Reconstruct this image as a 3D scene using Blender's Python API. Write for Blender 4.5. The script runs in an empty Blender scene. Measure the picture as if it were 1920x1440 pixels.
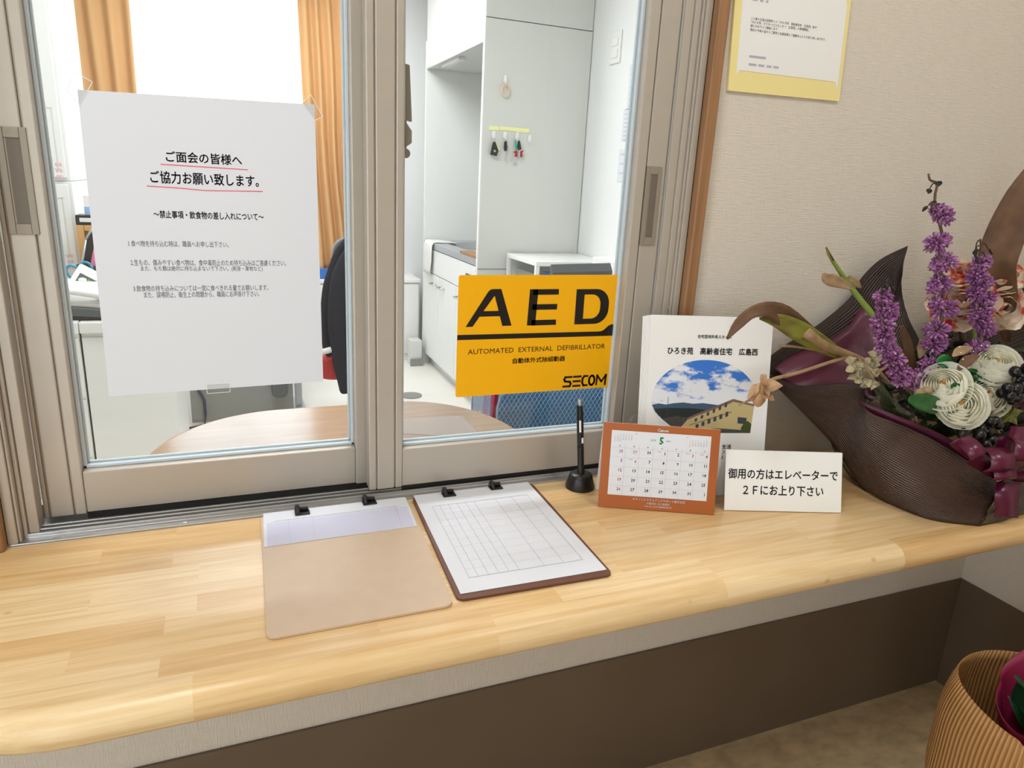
import bpy, bmesh, math, random
from mathutils import Vector, Matrix
import numpy as np
random.seed(7)
S = bpy.context.scene
COL = S.collection

# ------------------------------------------------------------------ camera
FPX = 1314.08
YAW, PIT, ROL = math.radians(22.33067), math.radians(16.09742), math.radians(2.87721)
CAM = np.array([0.0, -1.03, 0.50736])
def _rot():
    cy, sy, cp, sp, cr, sr = math.cos(YAW), math.sin(YAW), math.cos(PIT), math.sin(PIT), math.cos(ROL), math.sin(ROL)
    f = np.array([sy*cp, cy*cp, -sp]); r = np.array([cy, -sy, 0]); u = np.cross(r, f)
    return np.array([cr*r + sr*u, -(-sr*r + cr*u), f])
RM = _rot()
cam_d = bpy.data.cameras.new('camera'); cam = bpy.data.objects.new('camera', cam_d); COL.objects.link(cam)
cam_d.sensor_fit = 'HORIZONTAL'; cam_d.sensor_width = 36.0; cam_d.lens = FPX*36/1920
cam_d.clip_start = 0.02; cam_d.clip_end = 60
m3 = Matrix((RM[0], -RM[1], -RM[2])).transposed()
cam.matrix_world = Matrix.Translation(CAM) @ m3.to_4x4()
S.camera = cam

# ------------------------------------------------------------------ world, light, exposure
S.view_settings.view_transform = 'Standard'; S.view_settings.look = 'None'
S.view_settings.gamma = 1.0; S.view_settings.use_curve_mapping = False
S.view_settings.exposure = -0.10
W = bpy.data.worlds.new('world'); S.world = W; W.use_nodes = True
bg = W.node_tree.nodes['Background']; bg.inputs[0].default_value = (0.84, 0.92, 1.0, 1); bg.inputs[1].default_value = 7.0
S.cycles.max_bounces = 10; S.cycles.transparent_max_bounces = 24
S.cycles.caustics_reflective = False; S.cycles.caustics_refractive = False
S.cycles.sample_clamp_indirect = 6.0
def area(name, loc, sx, sy, power, color=(1, 1, 1), rot=(0, 0, 0), portal=False):
    d = bpy.data.lights.new(name, 'AREA'); d.shape = 'RECTANGLE'; d.size = sx; d.size_y = sy
    d.energy = power; d.color = color
    if portal: d.cycles.is_portal = True
    o = bpy.data.objects.new(name, d); o.location = loc; o.rotation_euler = rot; COL.objects.link(o); return o
FL = -0.709          # floor level (countertop = 0)
CE = 1.76            # ceiling level
# lobby ceiling fittings, office ceiling fittings, daylight through the far office window and two added lobby openings
area('lobby_ceiling_light', (-0.35, -0.85, CE-0.03), 0.5, 0.5, 12, (1.0, 0.98, 0.95))
area('lobby_ceiling_light_right', (1.05, -1.0, CE-0.03), 0.4, 0.4, 9, (1.0, 0.98, 0.95))
area('added_door_portal', (-1.225, -2.83, 0.30), 0.65, 2.0, 1, (1, 1, 1), (math.radians(-90), 0, 0), True)  # guides daylight through the added opening behind the camera
area('added_side_door_portal', (-1.83, -1.45, 0.25), 2.0, 0.8, 1, (1, 1, 1), (0, math.radians(90), math.radians(180)), True)  # guides daylight through the added opening in the left wall
area('office_ceiling_light', (0.15, 1.25, CE-0.03), 1.2, 0.3, 33, (0.97, 0.98, 1.0))
area('office_ceiling_light_rear', (0.25, 2.75, CE-0.03), 1.2, 0.3, 34, (0.97, 0.98, 1.0))
area('window_portal', (0.03, 3.9, 0.75), 1.0, 1.75, 1, (1, 1, 1), (math.radians(90), 0, 0), True)

# ------------------------------------------------------------------ helpers
def lin(c):
    return tuple(((x/255)/12.92 if x/255 <= 0.04045 else ((x/255+0.055)/1.055)**2.4) for x in c)
def mat(name, rgb, rough=0.5, metal=0.0, spec=0.5, noise=0.0, nscale=20.0, bump=0.0, bscale=200.0, stretch=(1, 1, 1), alpha=1.0, coat=0.0, sheen=0.0):
    m = bpy.data.materials.new(name); m.use_nodes = True
    nt = m.node_tree; b = nt.nodes['Principled BSDF']
    c = lin(rgb); b.inputs['Base Color'].default_value = (*c, 1)
    b.inputs['Roughness'].default_value = rough; b.inputs['Metallic'].default_value = metal
    b.inputs['Specular IOR Level'].default_value = spec; b.inputs['Coat Weight'].default_value = coat
    b.inputs['Sheen Weight'].default_value = sheen
    if alpha < 1: b.inputs['Alpha'].default_value = alpha
    if noise or bump:
        tc = nt.nodes.new('ShaderNodeTexCoord'); mp = nt.nodes.new('ShaderNodeMapping'); mp.inputs['Scale'].default_value = stretch
        nt.links.new(tc.outputs['Object'], mp.inputs[0])
    if noise:
        n = nt.nodes.new('ShaderNodeTexNoise'); n.inputs['Scale'].default_value = nscale; n.inputs['Detail'].default_value = 5
        nt.links.new(mp.outputs[0], n.inputs['Vector'])
        r = nt.nodes.new('ShaderNodeValToRGB')
        r.color_ramp.elements[0].position = 0.3; r.color_ramp.elements[1].position = 0.7
        r.color_ramp.elements[0].color = (*[x*(1-noise) for x in c], 1); r.color_ramp.elements[1].color = (*[min(1, x*(1+noise)) for x in c], 1)
        nt.links.new(n.outputs[0], r.inputs[0]); nt.links.new(r.outputs[0], b.inputs['Base Color'])
    if bump:
        n2 = nt.nodes.new('ShaderNodeTexNoise'); n2.inputs['Scale'].default_value = bscale; n2.inputs['Detail'].default_value = 3
        nt.links.new(mp.outputs[0], n2.inputs['Vector'])
        bp = nt.nodes.new('ShaderNodeBump'); bp.inputs['Strength'].default_value = bump; bp.inputs['Distance'].default_value = 0.002
        nt.links.new(n2.outputs[0], bp.inputs['Height']); nt.links.new(bp.outputs[0], b.inputs['Normal'])
    return m
def thin_glass(name, tint=(1, 1, 1), refl=0.06, extra=0.0):
    m = bpy.data.materials.new(name); m.use_nodes = True; nt = m.node_tree; nt.nodes.clear()
    o = nt.nodes.new('ShaderNodeOutputMaterial'); t = nt.nodes.new('ShaderNodeBsdfTransparent'); t.inputs[0].default_value = (*tint, 1)
    g = nt.nodes.new('ShaderNodeBsdfGlossy'); g.inputs['Roughness'].default_value = 0.02
    lf = nt.nodes.new('ShaderNodeLayerWeight'); lf.inputs[0].default_value = 0.5
    lw = nt.nodes.new('ShaderNodeMath'); lw.operation = 'POWER'; lw.inputs[1].default_value = 4.0; nt.links.new(lf.outputs['Facing'], lw.inputs[0])
    ma = nt.nodes.new('ShaderNodeMath'); ma.operation = 'MULTIPLY_ADD'; ma.inputs[1].default_value = 0.7; ma.inputs[2].default_value = refl*0.6+extra
    mx = nt.nodes.new('ShaderNodeMixShader')
    nt.links.new(lw.outputs[0], ma.inputs[0]); nt.links.new(ma.outputs[0], mx.inputs[0])
    nt.links.new(t.outputs[0], mx.inputs[1]); nt.links.new(g.outputs[0], mx.inputs[2]); nt.links.new(mx.outputs[0], o.inputs[0])
    return m
def ray(u, v):
    return RM.T @ np.array([(u-960)/FPX, (v-720)/FPX, 1.0])
def PY(u, v, y):
    d = ray(u, v); t = (y-CAM[1])/d[1]; return Vector(CAM + t*d)
def PZ(u, v, z):
    d = ray(u, v); t = (z-CAM[2])/d[2]; return Vector(CAM + t*d)
def PX(u, v, x):
    d = ray(u, v); t = (x-CAM[0])/d[0]; return Vector(CAM + t*d)

class MB:
    def __init__(s): s.v = []; s.f = []; s.m = []
    def add(s, vs, fs, mi=0):
        n = len(s.v); s.v += [tuple(p) for p in vs]
        for f in fs: s.f.append(tuple(i+n for i in f)); s.m.append(mi)
        return s
    def box(s, x0, x1, y0, y1, z0, z1, mi=0):
        vs = [(x, y, z) for z in (z0, z1) for y in (y0, y1) for x in (x0, x1)]
        return s.add(vs, [(0, 2, 3, 1), (4, 5, 7, 6), (0, 1, 5, 4), (2, 6, 7, 3), (0, 4, 6, 2), (1, 3, 7, 5)], mi)
    def obox(s, o, ax, ay, az, mi=0):      # oriented box: corner o, edge vectors
        o, ax, ay, az = Vector(o), Vector(ax), Vector(ay), Vector(az)
        vs = [o + ax*i + ay*j + az*k for k in (0, 1) for j in (0, 1) for i in (0, 1)]
        return s.add(vs, [(0, 2, 3, 1), (4, 5, 7, 6), (0, 1, 5, 4), (2, 6, 7, 3), (0, 4, 6, 2), (1, 3, 7, 5)], mi)
    def prism(s, pts, f, t0, t1, mi=0):    # pts 2D polygon, f(x,y,t)->3D
        n = len(pts)
        vs = [f(x, y, t0) for x, y in pts] + [f(x, y, t1) for x, y in pts]
        fs = [tuple(range(n))[::-1], tuple(range(n, 2*n))] + [(i, (i+1) % n, n+(i+1) % n, n+i) for i in range(n)]
        return s.add(vs, fs, mi)
    def poly(s, pts3, mi=0): return s.add(pts3, [tuple(range(len(pts3)))], mi)
    def grid(s, rows, mi=0, closed=False):
        n = len(rows[0]); fs = []
        for i in range(len(rows)-1):
            for j in range(n if closed else n-1):
                k = (j+1) % n
                fs.append((i*n+j, i*n+k, (i+1)*n+k, (i+1)*n+j))
        return s.add([p for r in rows for p in r], fs, mi)
    def tube(s, pts, rad, n=8, mi=0, cap=True, flat=1.0):
        pts = [Vector(p) for p in pts]; N = len(pts)
        if not hasattr(rad, '__len__'): rad = [rad]*N
        rows = []; up = None
        for i in range(N):
            t = (pts[min(i+1, N-1)] - pts[max(i-1, 0)]).normalized()
            if up is None:
                up = Vector((0, 0, 1)) if abs(t.z) < .9 else Vector((0, 1, 0))
            a = t.cross(up).normalized(); b = a.cross(t).normalized(); up = b
            rows.append([pts[i] + a*math.cos(2*math.pi*k/n)*rad[i] + b*math.sin(2*math.pi*k/n)*rad[i]*flat for k in range(n)])
        base = len(s.v); s.grid(rows, mi, True)
        if cap:
            s.f.append(tuple(base+k for k in range(n))); s.m.append(mi)
            s.f.append(tuple(base+(N-1)*n+k for k in range(n))[::-1]); s.m.append(mi)
        return s
    def lathe(s, prof, c, n=32, mi=0, axis=(0, 0, 1)):
        ax = Vector(axis).normalized(); h = Vector((1, 0, 0)) if abs(ax.x) < .9 else Vector((0, 1, 0))
        a = ax.cross(h).normalized(); b = ax.cross(a); c = Vector(c)
        rows = [[c + ax*z + (a*math.cos(2*math.pi*k/n) + b*math.sin(2*math.pi*k/n))*r for k in range(n)] for r, z in prof]
        base = len(s.v); s.grid(rows, mi, True)
        s.f.append(tuple(base+k for k in range(n))[::-1]); s.m.append(mi)
        s.f.append(tuple(base+(len(prof)-1)*n+k for k in range(n))); s.m.append(mi)
        return s
    def ell(s, c, rx, ry, rz, mi=0, n=10, k=6, R=None):
        rows = []; c = Vector(c)
        for i in range(k+1):
            th = math.pi*(0.02 + 0.96*i/k)
            r = []
            for j in range(n):
                p = Vector((rx*math.sin(th)*math.cos(2*math.pi*j/n), ry*math.sin(th)*math.sin(2*math.pi*j/n), rz*math.cos(th)))
                r.append(c + (R @ p if R else p))
            rows.append(r)
        base = len(s.v); s.grid(rows, mi, True)
        s.f.append(tuple(base+j for j in range(n))); s.m.append(mi)
        s.f.append(tuple(base+k*n+j for j in range(n))[::-1]); s.m.append(mi)
        return s
ORG = {}
def link(o, parent=None):
    COL.objects.link(o)
    if parent: o.parent = parent
    return o
def tag(o, label=None, cat=None, group=None, kind=None):
    if label: o['label'] = label
    if cat: o['category'] = cat
    if group: o['group'] = group
    if kind: o['kind'] = kind
    return o
def thing(name, label, cat, loc=(0, 0, 0), group=None):
    o = bpy.data.objects.new(name, None); o.empty_display_size = 0.02; link(o); o.location = loc
    ORG[o.name] = Vector(loc)
    return tag(o, label, cat, group)
def obj(name, mb, mats, parent=None, smooth=False, bevel=0, seg=2, subsurf=0, solid=0, org=None, label=None, angle=None):
    if parent is not None: L = ORG[parent.name]
    else: L = Vector(org) if org is not None else Vector((0, 0, 0))
    me = bpy.data.meshes.new(name)
    me.from_pydata([(p[0]-L.x, p[1]-L.y, p[2]-L.z) for p in mb.v], [], mb.f)
    for m in (mats if isinstance(mats, (list, tuple)) else [mats]): me.materials.append(m)
    me.polygons.foreach_set('material_index', mb.m)
    bm = bmesh.new(); bm.from_mesh(me); bmesh.ops.recalc_face_normals(bm, faces=bm.faces) if not solid else None; bm.to_mesh(me); bm.free()
    if smooth: me.polygons.foreach_set('use_smooth', [True]*len(me.polygons))
    if smooth and angle:
        me.set_sharp_from_angle(angle=math.radians(angle))
    o = bpy.data.objects.new(name, me); link(o, parent)
    ORG[o.name] = L
    if parent is None: o.location = L
    if solid:
        md = o.modifiers.new('thick', 'SOLIDIFY'); md.thickness = solid; md.offset = 0
    if bevel:
        md = o.modifiers.new('edge', 'BEVEL'); md.width = bevel; md.segments = seg; md.limit_method = 'ANGLE'; md.angle_limit = math.radians(40)
        md.harden_normals = False
    if subsurf:
        md = o.modifiers.new('smooth', 'SUBSURF'); md.levels = subsurf; md.render_levels = subsurf
    if label: o['label'] = label
    return o
def struct(name, mb, mats, **k):
    o = obj(name, mb, mats, **k); o['kind'] = 'structure'; return o
def boxes(*bs):
    m = MB()
    for b in bs: m.box(*b)
    return m
def flush(mb, mats, parent, name='lettering'):
    obj(name, mb, mats, parent); mb.v = []; mb.f = []; mb.m = []
# text -> polygons
_tc = {}
_fc = bpy.data.curves.new('writing', 'FONT'); _fo = bpy.data.objects.new('writing', _fc); COL.objects.link(_fo)
def glyphs(body, bold, res):
    key = (body, bold, res)
    if key not in _tc:
        _fc.body = body; _fc.size = 1.0; _fc.resolution_u = res
        bpy.context.view_layer.update()
        me = bpy.data.meshes.new_from_object(_fo.evaluated_get(bpy.context.evaluated_depsgraph_get()))
        vs = [(v.co.x, v.co.y) for v in me.vertices]; fs = [tuple(p.vertices) for p in me.polygons]
        bpy.data.meshes.remove(me)
        x0 = min(p[0] for p in vs); x1 = max(p[0] for p in vs); y0 = min(p[1] for p in vs); y1 = max(p[1] for p in vs)
        _tc[key] = (vs, fs, x0, x1, y0, y1)
    return _tc[key]
def write(mb, body, f, x0, x1, yb, yt, mi=0, bold=0.0, res=2, shear=0.0):
    """fit the text's ink box into [x0,x1] x [yb,yt] of the page; x1 or x0 may be None (keeps aspect)"""
    vs, fs, a0, a1, b0, b1 = glyphs(body, 0.0, res)
    sy = (yt-yb)/(b1-b0)
    if x1 is None: sx = sy; X = x0
    elif x0 is None: sx = sy; X = x1-(a1-a0)*sx
    else: sx = (x1-x0)/(a1-a0); X = x0
    e = bold*1.6
    for dx, dy in (((0, 0),) if not bold else ((-e, 0), (e, 0), (0, e), (0, -e))):
        mb.add([f(X+(x+dx-a0)*sx, yb+(y+dy-b0)*sy) for x, y in vs], fs, mi)
def centred(mb, body, f, xc, yb, yt, mi=0, bold=0.0, res=1):
    vs, fs, a0, a1, b0, b1 = glyphs(body, 0.0, res); s = (yt-yb)/(b1-b0); w = (a1-a0)*s
    write(mb, body, f, xc-w/2, xc+w/2, yb, yt, mi, bold, res)
def rrect(x0, x1, y0, y1, r, n=5):
    out = []
    for cx, cy, a in ((x1-r, y1-r, 0), (x0+r, y1-r, 90), (x0+r, y0+r, 180), (x1-r, y0+r, 270)):
        for k in range(n+1):
            t = math.radians(a+90*k/n); out.append((cx+r*math.cos(t), cy+r*math.sin(t)))
    return out

# ------------------------------------------------------------------ materials
def wallpaper(name, rgb, axis):
    m = bpy.data.materials.new(name); m.use_nodes = True; nt = m.node_tree; b = nt.nodes['Principled BSDF']
    b.inputs['Roughness'].default_value = 0.85; b.inputs['Specular IOR Level'].default_value = 0.2
    tc = nt.nodes.new('ShaderNodeTexCoord')
    hs = []
    for sc, w in (((38, 38, 460), 1.0), ((460, 460, 50), 0.6)):
        if axis == 'v': sc = (sc[2], sc[2], sc[0]) if w == 1.0 else (30, 30, 300)
        mp = nt.nodes.new('ShaderNodeMapping'); mp.inputs['Scale'].default_value = sc
        n = nt.nodes.new('ShaderNodeTexNoise'); n.inputs['Scale'].default_value = 1.0; n.inputs['Detail'].default_value = 2
        mu = nt.nodes.new('ShaderNodeMath'); mu.operation = 'MULTIPLY'; mu.inputs[1].default_value = w
        nt.links.new(tc.outputs['Object'], mp.inputs[0]); nt.links.new(mp.outputs[0], n.inputs['Vector']); nt.links.new(n.outputs[0], mu.inputs[0])
        hs.append(mu)
    ad = nt.nodes.new('ShaderNodeMath'); nt.links.new(hs[0].outputs[0], ad.inputs[0]); nt.links.new(hs[1].outputs[0], ad.inputs[1])
    bp = nt.nodes.new('ShaderNodeBump'); bp.inputs['Strength'].default_value = 0.6; bp.inputs['Distance'].default_value = 0.0018
    nt.links.new(ad.outputs[0], bp.inputs['Height']); nt.links.new(bp.outputs[0], b.inputs['Normal'])
    r = nt.nodes.new('ShaderNodeValToRGB'); c = lin(rgb)
    r.color_ramp.elements[0].position = 0.45; r.color_ramp.elements[1].position = 0.95
    r.color_ramp.elements[0].color = (*[x*0.94 for x in c], 1); r.color_ramp.elements[1].color = (*[min(1, x*1.04) for x in c], 1)
    nt.links.new(ad.outputs[0], r.inputs[0]); nt.links.new(r.outputs[0], b.inputs['Base Color'])
    return m
def laminated(name):
    m = bpy.data.materials.new(name); m.use_nodes = True; nt = m.node_tree; b = nt.nodes['Principled BSDF']
    b.inputs['Roughness'].default_value = 0.33; b.inputs['Specular IOR Level'].default_value = 0.55
    tc = nt.nodes.new('ShaderNodeTexCoord')
    br = nt.nodes.new('ShaderNodeTexBrick'); br.inputs['Scale'].default_value = 1.0
    br.inputs['Brick Width'].default_value = 0.33; br.inputs['Row Height'].default_value = 0.0375; br.inputs['Mortar Size'].default_value = 0.0
    br.offset = 0.37; br.offset_frequency = 3; br.squash = 0.7; br.squash_frequency = 2; br.inputs['Bias'].default_value = 0.0
    br.inputs['Color1'].default_value = (0, 0, 0, 1); br.inputs['Color2'].default_value = (1, 1, 1, 1)
    nt.links.new(tc.outputs['Object'], br.inputs['Vector'])
    r = nt.nodes.new('ShaderNodeValToRGB'); e = r.color_ramp.elements
    e[0].position = 0.0; e[0].color = (*lin((222, 184, 130)), 1); e[1].position = 1.0; e[1].color = (*lin((238, 211, 166)), 1)
    x = e.new(0.35); x.color = (*lin((230, 197, 146)), 1); x = e.new(0.7); x.color = (*lin((234, 204, 156)), 1)
    nt.links.new(br.outputs['Color'], r.inputs[0])
    # grain, shifted per stave
    ad = nt.nodes.new('ShaderNodeVectorMath'); ad.operation = 'MULTIPLY_ADD'
    nt.links.new(br.outputs['Color'], ad.inputs[0]); ad.inputs[1].default_value = (3.1, 7.3, 0); nt.links.new(tc.outputs['Object'], ad.inputs[2])
    mp = nt.nodes.new('ShaderNodeMapping'); mp.inputs['Scale'].default_value = (5, 95, 95); nt.links.new(ad.outputs[0], mp.inputs[0])
    n = nt.nodes.new('ShaderNodeTexNoise'); n.inputs['Scale'].default_value = 1.0; n.inputs['Detail'].default_value = 6; n.inputs['Roughness'].default_value = 0.62
    n.inputs['Distortion'].default_value = 0.5
    nt.links.new(mp.outputs[0], n.inputs['Vector'])
    g = nt.nodes.new('ShaderNodeValToRGB'); g.color_ramp.elements[0].position = 0.33; g.color_ramp.elements[1].position = 0.62
    g.color_ramp.elements[0].color = (0.80, 0.70, 0.56, 1); g.color_ramp.elements[1].color = (1, 1, 1, 1)
    nt.links.new(n.outputs[0], g.inputs[0])
    mx = nt.nodes.new('ShaderNodeMix'); mx.data_type = 'RGBA'; mx.blend_type = 'MULTIPLY'; mx.inputs[0].default_value = 0.8
    nt.links.new(r.outputs[0], mx.inputs[6]); nt.links.new(g.outputs[0], mx.inputs[7])
    # small knots
    vo = nt.nodes.new('ShaderNodeTexVoronoi'); vo.inputs['Scale'].default_value = 1.0
    mp2 = nt.nodes.new('ShaderNodeMapping'); mp2.inputs['Scale'].default_value = (7, 11, 7); nt.links.new(tc.outputs['Object'], mp2.inputs[0]); nt.links.new(mp2.outputs[0], vo.inputs['Vector'])
    k = nt.nodes.new('ShaderNodeValToRGB'); k.color_ramp.elements[0].position = 0.0; k.color_ramp.elements[1].position = 0.045
    k.color_ramp.elements[0].color = (0.45, 0.30, 0.16, 1); k.color_ramp.elements[1].color = (1, 1, 1, 1)
    nt.links.new(vo.outputs['Distance'], k.inputs[0])
    mx2 = nt.nodes.new('ShaderNodeMix'); mx2.data_type = 'RGBA'; mx2.blend_type = 'MULTIPLY'; mx2.inputs[0].default_value = 0.55
    nt.links.new(mx.outputs[2], mx2.inputs[6]); nt.links.new(k.outputs[0], mx2.inputs[7]); nt.links.new(mx2.outputs[2], b.inputs['Base Color'])
    return m
def wood(name, a, bcol, stretch, rough=0.4):
    m = mat(name, a, rough); nt = m.node_tree; b = nt.nodes['Principled BSDF']
    tc = nt.nodes.new('ShaderNodeTexCoord'); mp = nt.nodes.new('ShaderNodeMapping'); mp.inputs['Scale'].default_value = stretch
    n = nt.nodes.new('ShaderNodeTexNoise'); n.inputs['Scale'].default_value = 1; n.inputs['Detail'].default_value = 5; n.inputs['Distortion'].default_value = 0.6
    r = nt.nodes.new('ShaderNodeValToRGB'); r.color_ramp.elements[0].position = 0.35; r.color_ramp.elements[1].position = 0.65
    r.color_ramp.elements[0].color = (*lin(a), 1); r.color_ramp.elements[1].color = (*lin(bcol), 1)
    nt.links.new(tc.outputs['Object'], mp.inputs[0]); nt.links.new(mp.outputs[0], n.inputs['Vector']); nt.links.new(n.outputs[0], r.inputs[0]); nt.links.new(r.outputs[0], b.inputs['Base Color'])
    return m
def ribbed(name, a, bcol, scale, axis='X', rough=0.5, bump=0.6, trans=0.0):
    """corrugated wrapping paper: fine parallel ribs in UV-free object space"""
    m = mat(name, a, rough); nt = m.node_tree; b = nt.nodes['Principled BSDF']
    uv = nt.nodes.new('ShaderNodeUVMap'); uv.uv_map = 'UVMap'
    w = nt.nodes.new('ShaderNodeTexWave'); w.wave_type = 'BANDS'; w.bands_direction = axis; w.inputs['Scale'].default_value = scale; w.inputs['Distortion'].default_value = 0.15
    nt.links.new(uv.outputs[0], w.inputs['Vector'])
    bp = nt.nodes.new('ShaderNodeBump'); bp.inputs['Strength'].default_value = bump; bp.inputs['Distance'].default_value = 0.002
    nt.links.new(w.outputs['Fac'], bp.inputs['Height']); nt.links.new(bp.outputs[0], b.inputs['Normal'])
    r = nt.nodes.new('ShaderNodeValToRGB'); r.color_ramp.elements[0].color = (*lin(a), 1); r.color_ramp.elements[1].color = (*lin(bcol), 1)
    nt.links.new(w.outputs['Fac'], r.inputs[0]); nt.links.new(r.outputs[0], b.inputs['Base Color'])
    return m
def fabric(name, rgb, transl):
    m = bpy.data.materials.new(name); m.use_nodes = True; nt = m.node_tree; nt.nodes.clear()
    o = nt.nodes.new('ShaderNodeOutputMaterial'); d = nt.nodes.new('ShaderNodeBsdfDiffuse'); t = nt.nodes.new('ShaderNodeBsdfTranslucent')
    c = (*lin(rgb), 1); d.inputs[0].default_value = c; t.inputs[0].default_value = c
    x = nt.nodes.new('ShaderNodeMixShader'); x.inputs[0].default_value = transl
    nt.links.new(d.outputs[0], x.inputs[1]); nt.links.new(t.outputs[0], x.inputs[2]); nt.links.new(x.outputs[0], o.inputs[0])
    return m
M = {}
M['paperwall'] = wallpaper('wallpaper_weave', (212, 203, 190), 'h')
M['paperwallv'] = wallpaper('wallpaper_weave_vertical', (208, 199, 187), 'v')
M['white_wall'] = mat('white_wall', (236, 238, 238), 0.8, bump=0.05)
M['wainscot'] = mat('wainscot_brown', (102, 86, 70), 0.45, noise=0.04, nscale=6)
M['floor'] = mat('lobby_floor', (196, 174, 138), 0.5, noise=0.22, nscale=22, stretch=(1, 1.6, 1))
M['ofloor'] = mat('office_floor', (236, 233, 225), 0.35, noise=0.02, nscale=4)
M['ceil'] = mat('ceiling_white', (235, 233, 228), 0.9)
M['counter'] = laminated('laminated_wood')
M['alu'] = mat('champagne_aluminium', (186, 177, 165), 0.40, 0.30, noise=0.02, nscale=3, stretch=(1, 1, 12))
M['alu_dark'] = mat('bronze_grey_handle', (150, 140, 126), 0.42, 0.2); M['alu_slot_shade'] = mat('handle_slot_shade', (112, 103, 92), 0.5, 0.1)  # second tone is the handle darkened to paint shade in its slot
M['alu_bright'] = mat('bright_aluminium', (200, 200, 200), 0.28, 0.85)
M['gasket'] = mat('grey_gasket', (205, 215, 222), 0.35)
M['black_gap'] = mat('gap_shade_black', (18, 17, 16), 0.6)  # black used as painted shade in the gap below the sashes
M['trim'] = wood('trim_wood', (138, 98, 64), (160, 118, 80), (70, 70, 3.0), 0.45)
M['glass'] = thin_glass('window_glass', (0.985, 0.995, 0.99), 0.06)
M['acryl'] = thin_glass('clear_acrylic', (0.99, 0.995, 0.995), 0.05, 0.01)
M['tape'] = thin_glass('clear_tape', (0.96, 0.96, 0.95), 0.08, 0.03)
M['tape_edge'] = mat('tape_edge', (235, 235, 235), 0.4)
M['paper'] = mat('white_paper', (222, 225, 232), 0.7, spec=0.3)
M['ink'] = mat('black_ink', (38, 38, 42), 0.7)
M['ink_grey'] = mat('grey_ink', (72, 72, 82), 0.7)
M['ink_pale'] = mat('pale_ink', (176, 176, 188), 0.7)
M['ink_red'] = mat('red_ink', (226, 96, 108), 0.7)
M['ink_green'] = mat('green_ink', (70, 190, 110), 0.7)
M['yellow'] = mat('sign_yellow', (246, 178, 0), 0.35)
M['black'] = mat('black_print', (22, 18, 16), 0.35)
M['blackp'] = mat('black_plastic', (24, 24, 25), 0.35)
M['orange_card'] = mat('orange_brown_card', (170, 92, 38), 0.45)
M['white_card'] = mat('white_card', (236, 235, 233), 0.5)
M['white_gloss'] = mat('white_gloss', (240, 240, 238), 0.25)
M['cream'] = mat('cream_card', (238, 222, 152), 0.6)
M['white_lam'] = mat('white_laminate', (236, 238, 236), 0.4)
M['panel_grey'] = mat('pale_grey_panel', (214, 217, 212), 0.45, noise=0.012, nscale=3)
M['steel'] = mat('stainless_steel', (190, 195, 200), 0.3, 0.6)
M['chrome'] = mat('chrome', (215, 217, 220), 0.12, 1.0)
M['grey_dark'] = mat('dark_grey', (84, 90, 92), 0.5)
M['grey_mid'] = mat('mid_grey', (140, 143, 140), 0.5)
M['curtain'] = fabric('orange_curtain', (226, 182, 130), 0.22)
M['sheer'] = fabric('white_sheer', (250, 250, 250), 0.6)
M['navy'] = mat('navy_cloth', (28, 32, 44), 0.85, spec=0.2)
M['red'] = mat('red_cloth', (178, 32, 38), 0.7)
M['table'] = wood('table_walnut', (148, 118, 92), (162, 131, 104), (6, 60, 60), 0.28)
M['table'].node_tree.nodes['Principled BSDF'].inputs['Coat Weight'].default_value = 1.0; M['table'].node_tree.nodes['Principled BSDF'].inputs['Coat Roughness'].default_value = 0.12
M['table_edge'] = wood('table_edge', (176, 134, 92), (160, 118, 78), (6, 60, 60), 0.35)
M['mesh_blue'] = mat('blue_wire', (150, 190, 226), 0.35, 0.2)
M['file_blue'] = mat('blue_file', (74, 128, 176), 0.45, noise=0.1, nscale=8)
M['magenta'] = mat('magenta_file', (214, 22, 88), 0.4)
M['board_tan'] = mat('tan_board', (206, 182, 156), 0.5, noise=0.03, nscale=40)
M['board_brown'] = mat('brown_board', (104, 62, 46), 0.5, noise=0.05, nscale=30)
M['form'] = mat('lilac_form', (214, 214, 232), 0.7)
M['cyan'] = mat('cyan_plastic', (40, 150, 190), 0.35)
M['lime'] = mat('lime_plastic', (176, 222, 40), 0.35)
M['green'] = mat('green_plastic', (84, 200, 60), 0.35)
M['pink'] = mat('pink_plastic', (240, 130, 170), 0.4)
M['blue'] = mat('blue_plastic', (40, 110, 190), 0.4)
M['lblue'] = mat('light_blue_card', (150, 190, 232), 0.5)
M['pine'] = wood('pine', (214, 164, 100), (228, 184, 122), (30, 30, 3))
M['teal'] = mat('teal_plastic', (60, 170, 150), 0.4)
M['lemon'] = mat('lemon_tape', (244, 244, 180), 0.6)
M['peach'] = mat('peach_rubber', (240, 204, 172), 0.5)

# ------------------------------------------------------------------ structure
XR, XL, YB = 1.683, -1.7, -2.7           # lobby side wall, other side wall, back wall
OX0, OX1, OZ1 = -0.300, 0.735, 1.06      # window opening
WT = 0.13                                # wall thickness
struct('wall_front_lower', boxes((XL, XR, 0, WT, FL, 0.0)), M['paperwallv'])
struct('wall_front', boxes((XL, OX0, 0, WT, 0.0, CE), (OX1, 1.83, 0, WT, 0.0, CE), (OX0, OX1, 0, WT, OZ1, CE)), M['paperwall'])
struct('wall_right', boxes((XR, XR+0.12, YB, 0, FL, CE)), M['paperwall'])
ey0, ey1, ez1 = -1.85, -1.05, 1.25
struct('wall_left', boxes((XL-0.12, XL, YB, ey0, FL, CE), (XL-0.12, XL, ey1, 0, FL, CE), (XL-0.12, XL, ey0, ey1, ez1, CE)), M['paperwall'])
d2 = thing('added_light_door_2', None, None, (XL-0.06, -1.45, FL)); d2['kind'] = 'structure'  # unseen glass door added to throw low daylight from the left
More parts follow.
